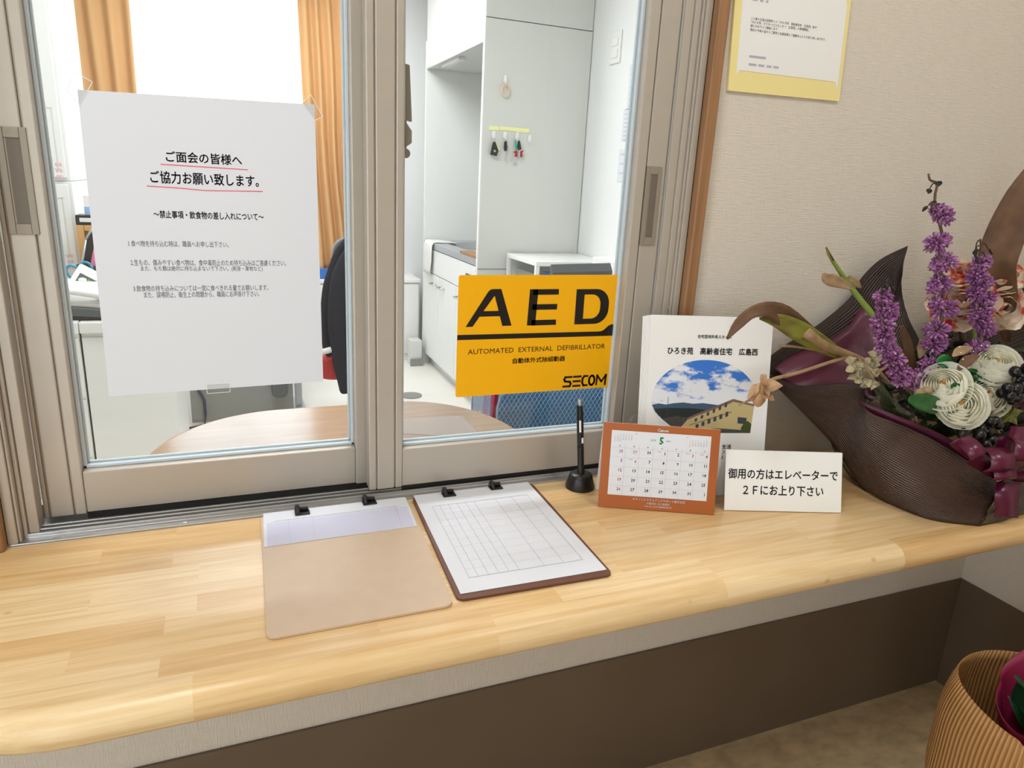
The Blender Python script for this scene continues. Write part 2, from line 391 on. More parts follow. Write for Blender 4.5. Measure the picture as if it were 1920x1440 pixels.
obj('frame', boxes((XL-0.08, XL-0.03, ey0, ey0+0.05, FL, ez1), (XL-0.08, XL-0.03, ey1-0.05, ey1, FL, ez1), (XL-0.08, XL-0.03, ey0, ey1, ez1-0.05, ez1), (XL-0.08, XL-0.03, ey0, ey1, FL, FL+0.08)), M['alu'], d2)
obj('glass_pane', boxes((XL-0.057, XL-0.052, ey0+0.05, ey1-0.05, FL+0.08, ez1-0.05)), M['glass'], d2)
dx0, dx1, dz1 = -1.55, -0.90, 1.30
struct('wall_back', boxes((XL-0.12, dx0, YB-0.12, YB, FL, CE), (dx1, XR+0.12, YB-0.12, YB, FL, CE), (dx0, dx1, YB-0.12, YB, dz1, CE)), M['paperwall'])
d1 = thing('added_light_door_1', None, None, (-1.1, YB-0.06, FL)); d1['kind'] = 'structure'  # unseen glass door added behind the camera for frontal daylight
obj('frame', boxes((dx0, dx0+0.05, YB-0.08, YB-0.03, FL, dz1), (dx1-0.05, dx1, YB-0.08, YB-0.03, FL, dz1), (dx0, dx1, YB-0.08, YB-0.03, dz1-0.05, dz1), (dx0, dx1, YB-0.08, YB-0.03, FL, FL+0.08)), M['alu'], d1)
obj('glass_pane', boxes((dx0+0.05, dx1-0.05, YB-0.057, YB-0.052, FL+0.08, dz1-0.05)), M['glass'], d1)
struct('floor', boxes((XL-0.12, XR+0.12, YB-0.12, WT, FL-0.1, FL)), M['floor'])
struct('ceiling', boxes((XL-0.12, XR+0.2, YB-0.12, WT, CE, CE+0.1)), M['ceil'])
struct('baseboard_front', boxes((XL, XR, -0.006, 0, FL, -0.404)), M['wainscot'], bevel=0.001)
struct('baseboard_right', boxes((XR-0.006, XR, YB, -0.006, FL, -0.404)), M['wainscot'], bevel=0.001)
# office behind the window
OXL, OXR, OYF = -1.25, 1.765, 3.78
wx0, wx1, wz0, wz1 = -0.50, 0.56, -0.12, 1.62
struct('wall_far', boxes((OXL, wx0, OYF, OYF+0.12, FL, CE), (wx1, OXR, OYF, OYF+0.12, FL, CE), (wx0, wx1, OYF, OYF+0.12, FL, wz0), (wx0, wx1, OYF, OYF+0.12, wz1, CE)), M['white_wall'])
struct('wall_office_right', boxes((OXR, OXR+0.1, WT, OYF+0.12, FL, CE)), M['white_wall'])
struct('wall_office_left', boxes((OXL-0.1, OXL, WT, OYF+0.12, FL, CE)), M['white_wall'])
struct('floor_office', boxes((OXL-0.1, OXR+0.1, WT, OYF+0.12, FL-0.1, FL)), M['ofloor'])
struct('ceiling_office', boxes((OXL-0.1, OXR+0.1, WT, OYF+0.12, CE, CE+0.1)), M['ceil'])
w2 = thing('window_2', None, None, (0.03, OYF+0.06, 0.75)); w2['kind'] = 'structure'
obj('frame', boxes((wx0, wx0+0.04, OYF+0.04, OYF+0.09, wz0, wz1), (wx1-0.04, wx1, OYF+0.04, OYF+0.09, wz0, wz1), (0.01, 0.05, OYF+0.04, OYF+0.09, wz0, wz1),
    (wx0, wx1, OYF+0.04, OYF+0.09, wz0, wz0+0.04), (wx0, wx1, OYF+0.04, OYF+0.09, wz1-0.04, wz1)), M['alu_bright'], w2)
obj('glass_pane', boxes((wx0+0.04, wx1-0.04, OYF+0.063, OYF+0.067, wz0+0.04, wz1-0.04)), M['glass'], w2)
# wooden casing around the reception window
for nm, x0, x1 in (('trim_1', OX0-0.024, OX0), ('trim_2', OX1, OX1+0.022)):
    struct(nm, boxes((x0, x1, -0.015, 0.03, 0.0, OZ1+0.024)), M['trim'], bevel=0.004, seg=3)
struct('trim_3', boxes((OX0, OX1, -0.015, 0.03, OZ1, OZ1+0.024)), M['trim'], bevel=0.004)

# ------------------------------------------------------------------ reception sliding window
w1 = thing('window_1', None, None, (0.2175, 0.05, 0.0)); w1['kind'] = 'structure'
fr = MB()
for sx, xo in ((1, OX0), (-1, OX1)):
    def bx(a, b, y0, y1):
        a, b = xo+sx*a, xo+sx*b; fr.box(min(a, b), max(a, b), y0, y1, 0.003, OZ1)
    bx(0, 0.012, 0.001, 0.11); bx(0.0121, 0.0155, 0.005, 0.11)
    if sx > 0: bx(0.0156, 0.0205, 0.0155, 0.11); bx(0.0206, 0.0335, 0.0215, 0.05)
    else: bx(0.0156, 0.0265, 0.0100, 0.11); bx(0.0266, 0.0425, 0.0135, 0.019)
fr.box(OX0, OX1, 0.001, 0.11, OZ1-0.03, OZ1)
obj('frame', fr, M['alu'], w1, bevel=0.0012)
tr = MB()
tr.box(OX0, OX1, 0.0, 0.02, 0.0, 0.003); tr.box(OX0+0.012, OX1-0.012, 0.016, 0.11, 0.0, 0.0035)
for y0, y1, z in ((0.0165, 0.0205, 0.008), (0.0245, 0.0275, 0.0105), (0.0315, 0.0345, 0.0125)):
    tr.box(OX0+0.014, OX1-0.014, y0, y1, 0.002, z)
tr.box(OX0+0.014, OX1-0.014, 0.085, 0.11, 0.002, 0.02)
sill = obj('sill_track', tr, M['alu_bright'], w1, bevel=0.0008)
sc = MB()
for u, v in ((103, 1015), (346, 985)):
    p = PZ(u, v, 0.003); sc.lathe([(0.004, 0), (0.004, 0.0008), (0.0022, 0.0016)], (p.x, max(p.y, 0.006), 0.003), 14)
obj('screw', sc, M['steel'], sill, smooth=True, angle=40)

for u, v in ((1296, 241), (1257, 577)):
    p = PY(u, v, 0.0055); obj('screw', MB().lathe([(0.0036, 0), (0.0036, 0.0008), (0.002, 0.0016)], (p.x, 0.0095, p.z), 14, 0, (0, -1, 0)), M['steel'], w1, smooth=True, angle=40)
def sash(name, x0, x1, yf, yb, zb, zt, gl, gr, grooves, gz, bead_y):
    """front face at yf; gl/gr glass edges; grooves = x of thin reveal lines on the stiles"""
    m = MB(); g = 0.0009
    xs = sorted([x0, gl] + [q for q in grooves if q < gl]); 
    for a, b in zip(xs[:-1], xs[1:]): m.box(a+(g if a != x0 else 0), b-(g if b != gl else 0), yf, yb, zb, zt)
    xs = sorted([gr, x1] + [q for q in grooves if q > gr])
    for a, b in zip(xs[:-1], xs[1:]): m.box(a+(g if a != gr else 0), b-(g if b != x1 else 0), yf, yb, zb, zt)
    m.box(x0+0.002, gl-0.002, yf+0.004, yb-0.001, zb, zt); m.box(gr+0.002, x1-0.002, yf+0.004, yb-0.001, zb, zt)
    m.box(gl, gr, yf+0.002, yb, zb+0.001, gz); m.box(gl, gr, yf+0.002, yb, zt-0.05, zt)
    s = obj(name, m, M['alu'], w1, bevel=0.0018)
    b = MB(); t = 0.0045
    b.box(gl, gl+t, bead_y-0.006, bead_y+0.008, gz, zt-0.05); b.box(gr-t, gr, bead_y-0.006, bead_y+0.008, gz, zt-0.05)
    b.box(gl, gr, bead_y-0.006, bead_y+0.008, gz, gz+t)
    b.box(gl+t, gl+t+0.003, bead_y+0.003, bead_y+0.008, gz+t, zt-0.05); b.box(gr-t-0.003, gr-t, bead_y+0.003, bead_y+0.008, gz+t, zt-0.05)
    b.box(gl+t, gr-t, bead_y+0.003, bead_y+0.008, gz+t, gz+t+0.003)
    obj('glazing_bead', b, M['gasket'], s, bevel=0.0008)
    obj('glass_pane', boxes((gl+0.001, gr-0.001, bead_y, bead_y+0.002, gz+0.001, zt-0.05)), M['glass'], s)
    return s
ZB = 0.0135
sl = sash('sash', -0.266, 0.232, 0.052, 0.081, ZB, OZ1-0.02, -0.2135, 0.1745, [-0.2592, -0.2285], 0.0775, 0.0745)
sr = sash('sash', 0.1905, 0.6905, 0.020, 0.049, ZB, OZ1-0.02, 0.2445, 0.6335, [0.2028, 0.2325, 0.6530], 0.0795, 0.0425)
obj('rail_gap_shade', boxes((-0.2135, 0.23, 0.056, 0.075, 0.004, ZB), ), M['black_gap'], sl)  # black filler stands in for the shade under each sash rail
obj('rail_gap_shade', boxes((0.2445, 0.69, 0.024, 0.045, 0.004, ZB), ), M['black_gap'], sr)
obj('bright_edge', boxes((0.6905, 0.6922, 0.0205, 0.024, ZB, OZ1-0.03)), M['alu_bright'], sr)
def pull(parent, x0, x1, z0, z1, yf):
    m = MB(); t = (x1-x0)*0.24; tz = 0.013
    m.box(x0, x0+t, yf-0.002, yf+0.004, z0, z1); m.box(x1-t, x1, yf-0.002, yf+0.004, z0, z1)
    m.box(x0+t, x1-t, yf-0.002, yf+0.004, z0, z0+tz); m.box(x0+t, x1-t, yf-0.002, yf+0.004, z1-tz, z1)
    m.box(x0+t*.8, x1-t*.8, yf-0.0003, yf+0.004, z0+tz*.8, z1-tz*.8)
    m.box(x0+t, x0+t+0.0025, yf-0.0012, yf+0.002, z0+tz, z1-tz)
    h = obj('pull_handle', m, M['alu_dark'], parent, bevel=0.0007)
    obj('finger_slot_shade', boxes((x0+t, x1-t, yf-0.0006, yf-0.0002, z0+tz, z1-tz)), M['alu_slot_shade'], parent); return h  # flat darker plate, shade of a recessed slot put into its colour
a, b = PY(1212, 311, 0.019), PY(1229, 460, 0.019)
pull(sr, 0.6535, 0.683, b.z, a.z, 0.020)
a, b = PY(32, 238, 0.051), PY(59, 440, 0.051)
pull(sl, -0.2575, -0.2245, b.z, a.z, 0.052)
# crescent lock on the back of the front sash stile
lk = MB()
lk.box(0.2445, 0.2465, 0.045, 0.062, 0.508, 0.632); lk.box(0.246, 0.255, 0.047, 0.064, 0.54, 0.595)
lk.add([(0.2475, 0.050, 0.59), (0.2635, 0.050, 0.585), (0.2595, 0.050, 0.662), (0.2475, 0.050, 0.664), (0.2475, 0.062, 0.59), (0.2635, 0.062, 0.585), (0.2595, 0.062, 0.662), (0.2475, 0.062, 0.664)],
       [(0, 1, 2, 3), (4, 7, 6, 5), (0, 4, 5, 1), (1, 5, 6, 2), (2, 6, 7, 3), (3, 7, 4, 0)])
lk.add([(0.248, 0.044, 0.545), (0.262, 0.044, 0.555), (0.262, 0.044, 0.572), (0.248, 0.044, 0.59), (0.248, 0.066, 0.545), (0.262, 0.066, 0.555), (0.262, 0.066, 0.572), (0.248, 0.066, 0.59)],
       [(0, 1, 2, 3), (4, 7, 6, 5), (0, 4, 5, 1), (1, 5, 6, 2), (2, 6, 7, 3), (3, 7, 4, 0)])
lk.lathe([(0.007, 0), (0.007, 0.014)], (0.254, 0.048, 0.54), 16, 0, (0, 1, 0))
obj('crescent_lock', lk, M['alu_dark'], sr, bevel=0.0012)

# ------------------------------------------------------------------ countertop
ct = MB(); TH, YF, XE, RC = 0.045, -0.376, -0.40, 0.24
path = [(XE, -0.0005)] + [(XE+RC-RC*math.cos(t), YF+RC-RC*math.sin(t)) for t in [math.pi/2*k/14 for k in range(15)]] + [(XE+RC+(XR-XE-RC)*k/6, YF) for k in range(1, 7)]
prof = []
for k in range(9):
    t = math.pi/2 - math.pi*k/8; rr = TH/2
    prof.append((rr*math.cos(t), -rr+rr*math.sin(t)))
rows = []
for i, (x, y) in enumerate(path):
    if i == 0: n = Vector((-1, 0))
    elif i <= 15: t = math.pi/2*(i-1)/14; n = Vector((-math.cos(t), -math.sin(t)))
    else: n = Vector((0, -1))
    rows.append([(x-n.x*TH/2+n.x*o, y-n.y*TH/2+n.y*o, z) for o, z in prof])
ct.grid(rows)
topring = [r[0] for r in rows] + [(XR, -0.0005, 0.0)]; botring = [r[-1] for r in rows] + [(XR, -0.0005, -TH)]
topring = [(XE+0.0, -0.0005, 0.0)] + topring[1:] if False else topring
ct.poly(topring); ct.poly(botring[::-1])
ctop = obj('countertop', ct, M['counter'], smooth=True, angle=50, org=(0.6, -0.19, 0))
tag(ctop, 'long honey-coloured laminated wood countertop with rounded front edge below the sliding window', 'countertop')

# ------------------------------------------------------------------ visitor notice on the left pane
def page(o, ux, uy, n):
    o, ux, uy, n = Vector(o), Vector(ux).normalized(), Vector(uy).normalized(), Vector(n).normalized()
    return lambda x, y, t=0.0: o + ux*x + uy*y + n*t
def sheetbox(mb, f, pts, t0, t1, mi=0): mb.prism(pts, f, t0, t1, mi)
YN = 0.0742
nt_ = thing('visitor_notice', 'large white printed notice with red underlines taped to the left window pane', 'notice', (-0.02, YN, 0.39))
fN = lambda x, z, t=0.0: Vector((x, YN-t, z))
sh = MB(); sh.prism([(-0.1713, 0.1828), (0.1284, 0.1873), (0.1271, 0.5993), (-0.1672, 0.5933)], fN, -0.0001, 0.0004)
obj('paper_sheet', sh, M['paper'], nt_)
lt = MB(); fl = lambda x, z: fN(x, z, 0.0006)
write(lt, 'ご面会の皆様へ', fl, -0.0712, 0.0252, 0.5105, 0.5245, 0, 0.012); flush(lt, [M['ink_grey'], M['ink_grey']], nt_)
write(lt, 'ご協力お願い致します。', fl, -0.0925, 0.0462, 0.4820, 0.4980, 0, 0.012); flush(lt, [M['ink_grey'], M['ink_grey']], nt_)
write(lt, '～禁止事項・飲食物の差し入れについて～', fl, -0.0926, 0.0506, 0.4353, 0.4456, 1, 0.014); flush(lt, [M['ink_grey'], M['ink_grey']], nt_)
write(lt, '1.食べ物を持ち込む時は、職員へお申し出下さい。', fl, -0.127, 0.0008, 0.3960, 0.4045, 1); flush(lt, [M['ink_grey'], M['ink_grey']], nt_)
write(lt, '2.生もの、傷みやすい食べ物は、食中毒防止のため持ち込みはご遠慮ください。', fl, -0.1267, 0.0790, 0.3697, 0.3785, 1); flush(lt, [M['ink_grey'], M['ink_grey']], nt_)
write(lt, 'また、もち類は絶対に持ち込まないで下さい。(刺身・果物など)', fl, -0.1149, 0.0455, 0.3612, 0.3695, 1); flush(lt, [M['ink_grey'], M['ink_grey']], nt_)
write(lt, '3.飲食物の持ち込みについては一度に食べきれる量でお願いします。', fl, -0.1266, 0.0525, 0.3335, 0.3422, 1); flush(lt, [M['ink_grey'], M['ink_grey']], nt_)
write(lt, 'また、誤嚥防止、衛生上の問題から、職員にお声掛け下さい。', fl, -0.1142, 0.0393, 0.3243, 0.3330, 1); flush(lt, [M['ink_grey'], M['ink_grey']], nt_)
ul = MB()
def stroke(mb, pts, w, f, mi=0):
    for (x0, y0), (x1, y1) in zip(pts[:-1], pts[1:]):
        d = Vector((x1-x0, y1-y0)).normalized(); q = Vector((-d.y, d.x))*w/2
        mb.add([f(x0+q.x, y0+q.y), f(x1+q.x, y1+q.y), f(x1-q.x, y1-q.y), f(x0-q.x, y0-q.y)], [(0, 1, 2, 3)], mi)
stroke(ul, [(-0.0786, 0.5068), (0.0328, 0.5052)], 0.0013, fl); flush(ul, M['ink_red'], nt_, 'underline'); stroke(ul, [(-0.0979, 0.4775), (-0.06, 0.4765), (-0.024, 0.4745), (0.0514, 0.4763)], 0.0013, fl)
flush(ul, M['ink_red'], nt_, 'underline')
def tape(parent, quad, y):
    m = MB(); q = [Vector((p[0], y, p[1])) for p in quad]
    m.add(q, [(0, 1, 2, 3)], 0)
    for a, b in zip(q, q[1:]+q[:1]):
        d = (b-a).normalized(); k = Vector((-d.z, 0, d.x))*0.0004
        m.add([a+k, b+k, b-k, a-k], [(0, 1, 2, 3)], 1)
    for i, p in enumerate(m.v): m.v[i] = (p[0], p[1]-(0.0001 if i > 3 else 0), p[2])
    obj('clear_tape', m, [M['tape'], M['tape_edge']], parent)
tape(nt_, [(-0.179, 0.592), (-0.1685, 0.614), (-0.149, 0.604), (-0.1665, 0.575)], YN-0.0008)
tape(nt_, [(0.110, 0.600), (0.122, 0.612), (0.138, 0.584), (0.127, 0.578)], YN-0.0008)
tape(nt_, [(-0.042, 0.1785), (-0.010, 0.1790), (-0.010, 0.193), (-0.042, 0.1925)], YN-0.0008)

# ------------------------------------------------------------------ AED sticker on the right pane
YA = 0.0422
ae = thing('defibrillator_sign', 'yellow landscape sign with big black AED letters on the right window pane', 'sign', (0.488, YA, 0.258))
fA = lambda x, z, t=0.0: Vector((x, YA-t, z))
m = MB(); m.prism(rrect(0.3393, 0.6366, 0.1558, 0.3600, 0.004), fA, 0, 0.0005); obj('sign_sheet', m, M['yellow'], ae)
lt = MB(); fa = lambda x, z: fA(x, z, 0.0008)
def strip(outer, inner):       # ring between two equal-length outlines
    n = len(outer); lt.add([fa(*p) for p in outer] + [fa(*p) for p in inner], [(i, (i+1) % n, n+(i+1) % n, n+i) for i in range(n)])
lt.poly([fa(*p) for p in ((0.3531, 0.2755), (0.3652, 0.2755), (0.3712, 0.284), (0.3770, 0.2925), (0.4010, 0.3255), (0.4020, 0.3255), (0.4128, 0.3372), (0.4000, 0.3372), (0.3948, 0.3368), (0.3905, 0.3335))])
lt.poly([fa(*p) for p in ((0.4020, 0.3255), (0.4173, 0.2755), (0.4339, 0.2755), (0.4128, 0.3372))])
lt.poly([fa(*p) for p in ((0.3768, 0.2920), (0.4125, 0.2920), (0.4098, 0.3010), (0.3830, 0.3010))])
flush(lt, M['black'], ae, 'letter')
for q in (((0.4619, 0.2748), (0.4770, 0.2748), (0.4795, 0.3362), (0.4641, 0.3362)), ((0.4700, 0.3268), (0.5177, 0.3268), (0.5173, 0.3362), (0.4700, 0.3362)),
          ((0.4700, 0.3013), (0.5160, 0.3013), (0.5164, 0.3108), (0.4700, 0.3108)), ((0.4700, 0.2745), (0.5163, 0.2745), (0.5156, 0.2838), (0.4700, 0.2838))):
    lt.poly([fa(*p) for p in q])
flush(lt, M['black'], ae, 'letter')
def dcurve(x0, x1, z0, z1, rb):
    pts = [(x0, z0), (x0, z1)]
    for k in range(9):
        t = math.pi/2*(1-k/8); pts.append((x1-rb+rb*math.cos(t), z1-rb+rb*math.sin(t)))
    for k in range(9):
        t = -math.pi/2*k/8; pts.append((x1-rb+rb*math.cos(t), z0+rb+rb*math.sin(t)))
    return pts
strip(dcurve(0.5512, 0.6165, 0.2742, 0.3355, 0.026), dcurve(0.5672, 0.5995, 0.2838, 0.3262, 0.017))
flush(lt, M['black'], ae, 'letter')
lt.poly([fa(*p) for p in ((0.3393, 0.2540), (0.6366, 0.2515), (0.6362, 0.2726), (0.6250, 0.2722), (0.6190, 0.2700), (0.6110, 0.2630), (0.6060, 0.2607), (0.6000, 0.2602), (0.3393, 0.2625))])
flush(lt, M['black'], ae, 'black_band')
write(lt, 'AUTOMATED  EXTERNAL  DEFIBRILLATOR', fa, 0.3584, 0.6160, 0.2288, 0.2375, 0); flush(lt, M['black'], ae)
write(lt, '自動体外式除細動器', fa, 0.4395, 0.5380, 0.2092, 0.2188, 0, 0.012); flush(lt, M['black'], ae)
# the maker's wordmark drawn as heavy strokes
def heavy(pts, w):
    for p, q in zip(pts[:-1], pts[1:]):
        d = (Vector(q)-Vector(p)).normalized(); k = Vector((-d.y, d.x))*w/2; e = d*w*0.45
        lt.add([fa(p[0]+k.x-e.x, p[1]+k.y-e.y), fa(q[0]+k.x+e.x, q[1]+k.y+e.y), fa(q[0]-k.x+e.x, q[1]-k.y+e.y), fa(p[0]-k.x-e.x, p[1]-k.y-e.y)], [(0, 1, 2, 3)])
SX, SZ, SH = 0.5385, 0.1622, 0.0170
def sg(pts, w=0.0037): heavy([(SX+x, SZ+z*SH) for x, z in pts], w)
sg([(0.0155, 1), (0.003, 1), (0.001, 0.75), (0.003, 0.55), (0.0125, 0.48), (0.0145, 0.25), (0.0125, 0.0), (0.0, 0.0)])
sg([(0.0335, 1), (0.020, 1)]); sg([(0.0325, 0.5), (0.0195, 0.5)]); sg([(0.0325, 0), (0.0195, 0)])
sg([(0.0470, 1), (0.0405, 1), (0.0375, 0.75), (0.0372, 0.3), (0.040, 0.0), (0.0470, 0.0)])
sg([(0.0562+0.0055*math.cos(t*math.pi/8), 0.5+0.5*math.sin(t*math.pi/8)) for t in range(17)])
sg([(0.0660, 0.0), (0.0668, 1.0)], 0.0034); sg([(0.0668, 1.0), (0.0760, 0.30), (0.0845, 1.0)], 0.0036); sg([(0.0845, 1.0), (0.0838, 0.0)], 0.0042)
flush(lt, M['black'], ae, 'wordmark')

# ------------------------------------------------------------------ posted letter on the wall at right
lw = thing('posted_letter', 'yellow card with a white printed letter pinned to the wall right of the window', 'letter', (0.89, -0.003, 0.78))
cA, cB = Vector((0.7785, -0.003, 0.6677)), Vector((1.0179, -0.003, 0.6711))
ux = (cB-cA).normalized(); uz = (Vector((0.7680, -0.003, 0.835)) - cA).normalized()
fW = lambda x, z, t=0.0: cA + ux*x + uz*z + Vector((0, -t, 0))
m = MB(); m.prism([(0, 0), (0.2394, 0), (0.2394, 0.26), (0, 0.26)], fW, -0.0025, 0.0015); obj('backing_card', m, M['cream'], lw)
m = MB(); m.prism([(0.0135, 0.0265), (0.020, 0.0325), (0.224, 0.0305), (0.2315, 0.018), (0.2312, 0.15), (0.2262, 0.162), (0.2262, 0.245), (0.015, 0.245)], fW, 0.0016, 0.0021); obj('letter_sheet', m, M['white_card'], lw)
lt = MB(); fwl = lambda x, z: fW(x, z, 0.0024)
y0 = 0.1085
write(lt, 'この度の広島山田新町への「ひろき苑　高齢者住宅　広島西」及び', fwl, 0.0335, 0.1700, y0, y0+0.0042, 0, 0, 1); flush(lt, [M['ink'], M['ink_pale']], lw)
write(lt, '「ひろき苑　デイサービスセンター　広島西」の新規開設、', fwl, 0.0335, 0.1545, y0-0.0056, y0-0.0012, 0, 0, 1); flush(lt, [M['ink'], M['ink_pale']], lw)
write(lt, '誠におめでとう御座います。', fwl, 0.0335, 0.0900, y0-0.0108, y0-0.0066, 0, 0, 1); flush(lt, [M['ink'], M['ink_pale']], lw)
write(lt, '貴社の今後の益々のご繁栄と社員皆様のご健勝を心よりお祈り申しあげます。', fwl, 0.0335, 0.1925, y0-0.0166, y0-0.0124, 0, 0, 1); flush(lt, [M['ink'], M['ink_pale']], lw)
for x0, x1, z in ((0.036, 0.070, 0.0530), (0.036, 0.052, 0.0410), (0.056, 0.068, 0.0410), (0.073, 0.083, 0.0410), (0.087, 0.098, 0.0410), (0.033, 0.043, 0.1360), (0.048, 0.055, 0.1360), (0.060, 0.065, 0.1360)):
    lt.poly([fwl(x0, z), fwl(x1, z), fwl(x1, z+0.0034), fwl(x0, z+0.0034)], 1); flush(lt, [M['ink'], M['ink_pale']], lw)

# ------------------------------------------------------------------ clipboards and forms
def board(name, label, quad, matb, clips):
    c = sum((Vector(q) for q in quad), Vector((0, 0)))/4
    r = thing(name, label, 'clipboard', (c.x, c.y, 0.0004))
    # rounded corners on a general quad
    pts = []
    n = len(quad)
    for i in range(n):
        p, a, b = Vector(quad[i]), Vector(quad[i-1]), Vector(quad[(i+1) % n])
        da, db = (a-p).normalized()*0.012, (b-p).normalized()*0.012
        for k in range(5):
            t = k/4; pts.append((p+da)*(1-t)**2 + p*2*t*(1-t) + (p+db)*t*t)
    m = MB(); m.prism([(p.x, p.y) for p in pts], lambda x, y, t: Vector((x, y, t)), 0.0004, 0.0040)
    obj('board', m, matb, r, bevel=0.0006)
    for (x, y) in clips:
        m = MB(); m.box(x-0.011, x+0.011, y-0.006, y+0.010, 0.0055, 0.0075); m.box(x-0.010, x-0.004, y+0.002, y+0.008, 0.0075, 0.018)
        m.tube([(x-0.011, y+0.006, 0.012), (x+0.009, y+0.006, 0.010)], 0.0035, 8); m.tube([(x-0.006, y-0.004, 0.007), (x-0.007, y+0.004, 0.018)], 0.003, 8)
        obj('clip_hook', m, M['blackp'], r, bevel=0.0008)
    return r
bl = [(0.0135, -0.302), (0.233, -0.300), (0.2505, 0.010), (0.022, 0.012)]
# keep clear of the sill flange: scale a touch in y
def Q(pts): return [PZ(u, v, 0.004).xy for u, v in pts]
B1 = [(0.0145, -0.312), (0.2330, -0.311), (0.2480, -0.004), (0.0215, -0.004)]
B2 = [(0.2400, -0.304), (0.4590, -0.308), (0.4690, -0.003), (0.2550, -0.003)]
board('clipboard', 'tan clipboard with a short form under its clips, left of the brown clipboard', B1, M['board_tan'], [PZ(567, 962, 0.006).xy, PZ(693, 943, 0.006).xy])
board('clipboard', 'dark brown clipboard holding a full white table form, right of the tan clipboard', B2, M['board_brown'], [PZ(842, 928, 0.006).xy, PZ(930, 915, 0.006).xy])
def bil(q, s, t):      # q: BL,BR,TR,TL
    q = [Vector(p) for p in q]; return (q[0]*(1-s)+q[1]*s)*(1-t) + (q[3]*(1-s)+q[2]*s)*t
def form(name, label, q, mi, rulings, ink, tint=None):
    c = bil(q, .5, .5); r = thing(name, label, 'paper form', (c.x, c.y, 0.0042))
    m = MB(); m.prism([tuple(p) for p in q], lambda x, y, t: Vector((x, y, t)), 0.0043, 0.0050)
    obj('paper_sheet', m, mi, r)
    m = MB()
    if tint:
        for s0, s1, t0, t1 in tint: m.poly([Vector((*bil(q, s, t), 0.0052)) for s, t in ((s0, t0), (s1, t0), (s1, t1), (s0, t1))], 1)
    for s0, t0, s1, t1, w in rulings:
        a, b = bil(q, s0, t0), bil(q, s1, t1); d = (b-a).normalized(); k = Vector((-d.y, d.x))*w/2
        m.poly([Vector((*p, 0.0054)) for p in (a+k, b+k, b-k, a-k)], 0)
    obj('ruled_table', m, ink, r)
F2 = [(0.2470, -0.2930), (0.4550, -0.2960), (0.4625, 0.001), (0.2590, 0.001)]
ru = [(0.1, 0.11, 0.1, 0.84, 0.0010), (0.9, 0.11, 0.9, 0.84, 0.0010), (0.1, 0.11, 0.9, 0.11, 0.0010), (0.1, 0.84, 0.9, 0.84, 0.0010)]
ru += [(s, 0.11, s, 0.84, 0.0009) for s in (0.16, 0.23, 0.30, 0.37, 0.44, 0.62, 0.76)] + [(0.1, t, 0.9, t, 0.00035) for t in (0.18, 0.25, 0.32, 0.39, 0.46, 0.53, 0.60, 0.67, 0.74, 0.79)]
M['rule'] = mat('faint_rule', (198, 199, 210), 0.7); M['tint'] = mat('pale_tint', (222, 223, 230), 0.7); M['lilac'] = mat('lilac_tint', (204, 204, 224), 0.7)
form('visitor_form', 'white ruled table form lying on the dark brown clipboard', F2, M['paper'], ru, [M['rule'], M['tint']])
F1 = [(0.0220, -0.1030), (0.2390, -0.1020), (0.2450, 0.000), (0.0260, 0.001)]
form('short_form', 'short lilac-tinted form clipped to the top of the tan clipboard', F1, M['paper'],
     [(0.16, 0.02, 0.16, 0.72, 0.001), (0.32, 0.02, 0.32, 0.70, 0.001), (0.90, 0.02, 0.90, 0.72, 0.001), (0.06, 0.70, 0.92, 0.70, 0.001)], [M['rule'], M['lilac']], [(0.02, 0.985, 0.01, 0.66)])

# ------------------------------------------------------------------ pen and its stand
pb = Vector((0.5475, -0.033, 0.0005))
ps = thing('pen_stand', 'black weighted pen stand on the countertop holding a black pen', 'pen stand', pb)
m = MB(); m.lathe([(0.0, 0), (0.0255, 0), (0.0258, 0.004), (0.0215, 0.017), (0.0200, 0.0235), (0.0170, 0.0262), (0.0075, 0.027)], pb, 40); obj('base', m, M['blackp'], ps, smooth=True, angle=50)
pd = (Vector(PY(1087, 748, pb.y+0.008)) - (pb+Vector((0, 0, 0.026)))).normalized()
s0 = pb + Vector((0, 0, 0.0255))
m = MB(); m.tube([s0, s0+pd*0.010, s0+pd*0.012, s0+pd*0.050], [0.0065, 0.0062, 0.0056, 0.0058], 20); obj('socket_tube', m, M['blackp'], ps, smooth=True, angle=50)
p0 = s0 + pd*0.051
pen = thing('ballpoint_pen', 'black ballpoint pen with white stickers standing upright in its stand', 'pen', p0)
m = MB(); m.tube([p0, p0+pd*0.055, p0+pd*0.058, p0+pd*0.072], [0.0056, 0.0060, 0.0060, 0.0045], 20); obj('barrel', m, M['blackp'], pen, smooth=True, angle=50)
m = MB(); m.tube([p0+pd*0.072, p0+pd*0.083], [0.0030, 0.0030], 16); obj('push_button', m, M['alu_bright'], pen, smooth=True, angle=50)
side = Vector((-0.85, -0.5, 0)); 
m = MB(); q = p0+pd*0.028+side*0.0075; m.obox(q-Vector((0.0015, 0.0015, 0)), (0.003, 0, 0), (0, 0.002, 0), pd*0.046); m.obox(p0+pd*0.066+side*0.003, (0.003, 0, 0), (0, 0.002, 0), pd*0.008); obj('clip', m, M['blackp'], pen, bevel=0.0004)
m = MB()
def sticker(z0, z1, a0, a1):
    m.grid([[p0+pd*z + Vector((math.cos(a0+(a1-a0)*k/5), math.sin(a0+(a1-a0)*k/5), 0))*0.00625 for k in range(6)] for z in (z0, z1)])
sticker(0.026, 0.047, -2.3, -1.75); sticker(0.006, 0.016, -1.7, -1.0)
obj('sticker', m, M['white_card'], pen, smooth=True)

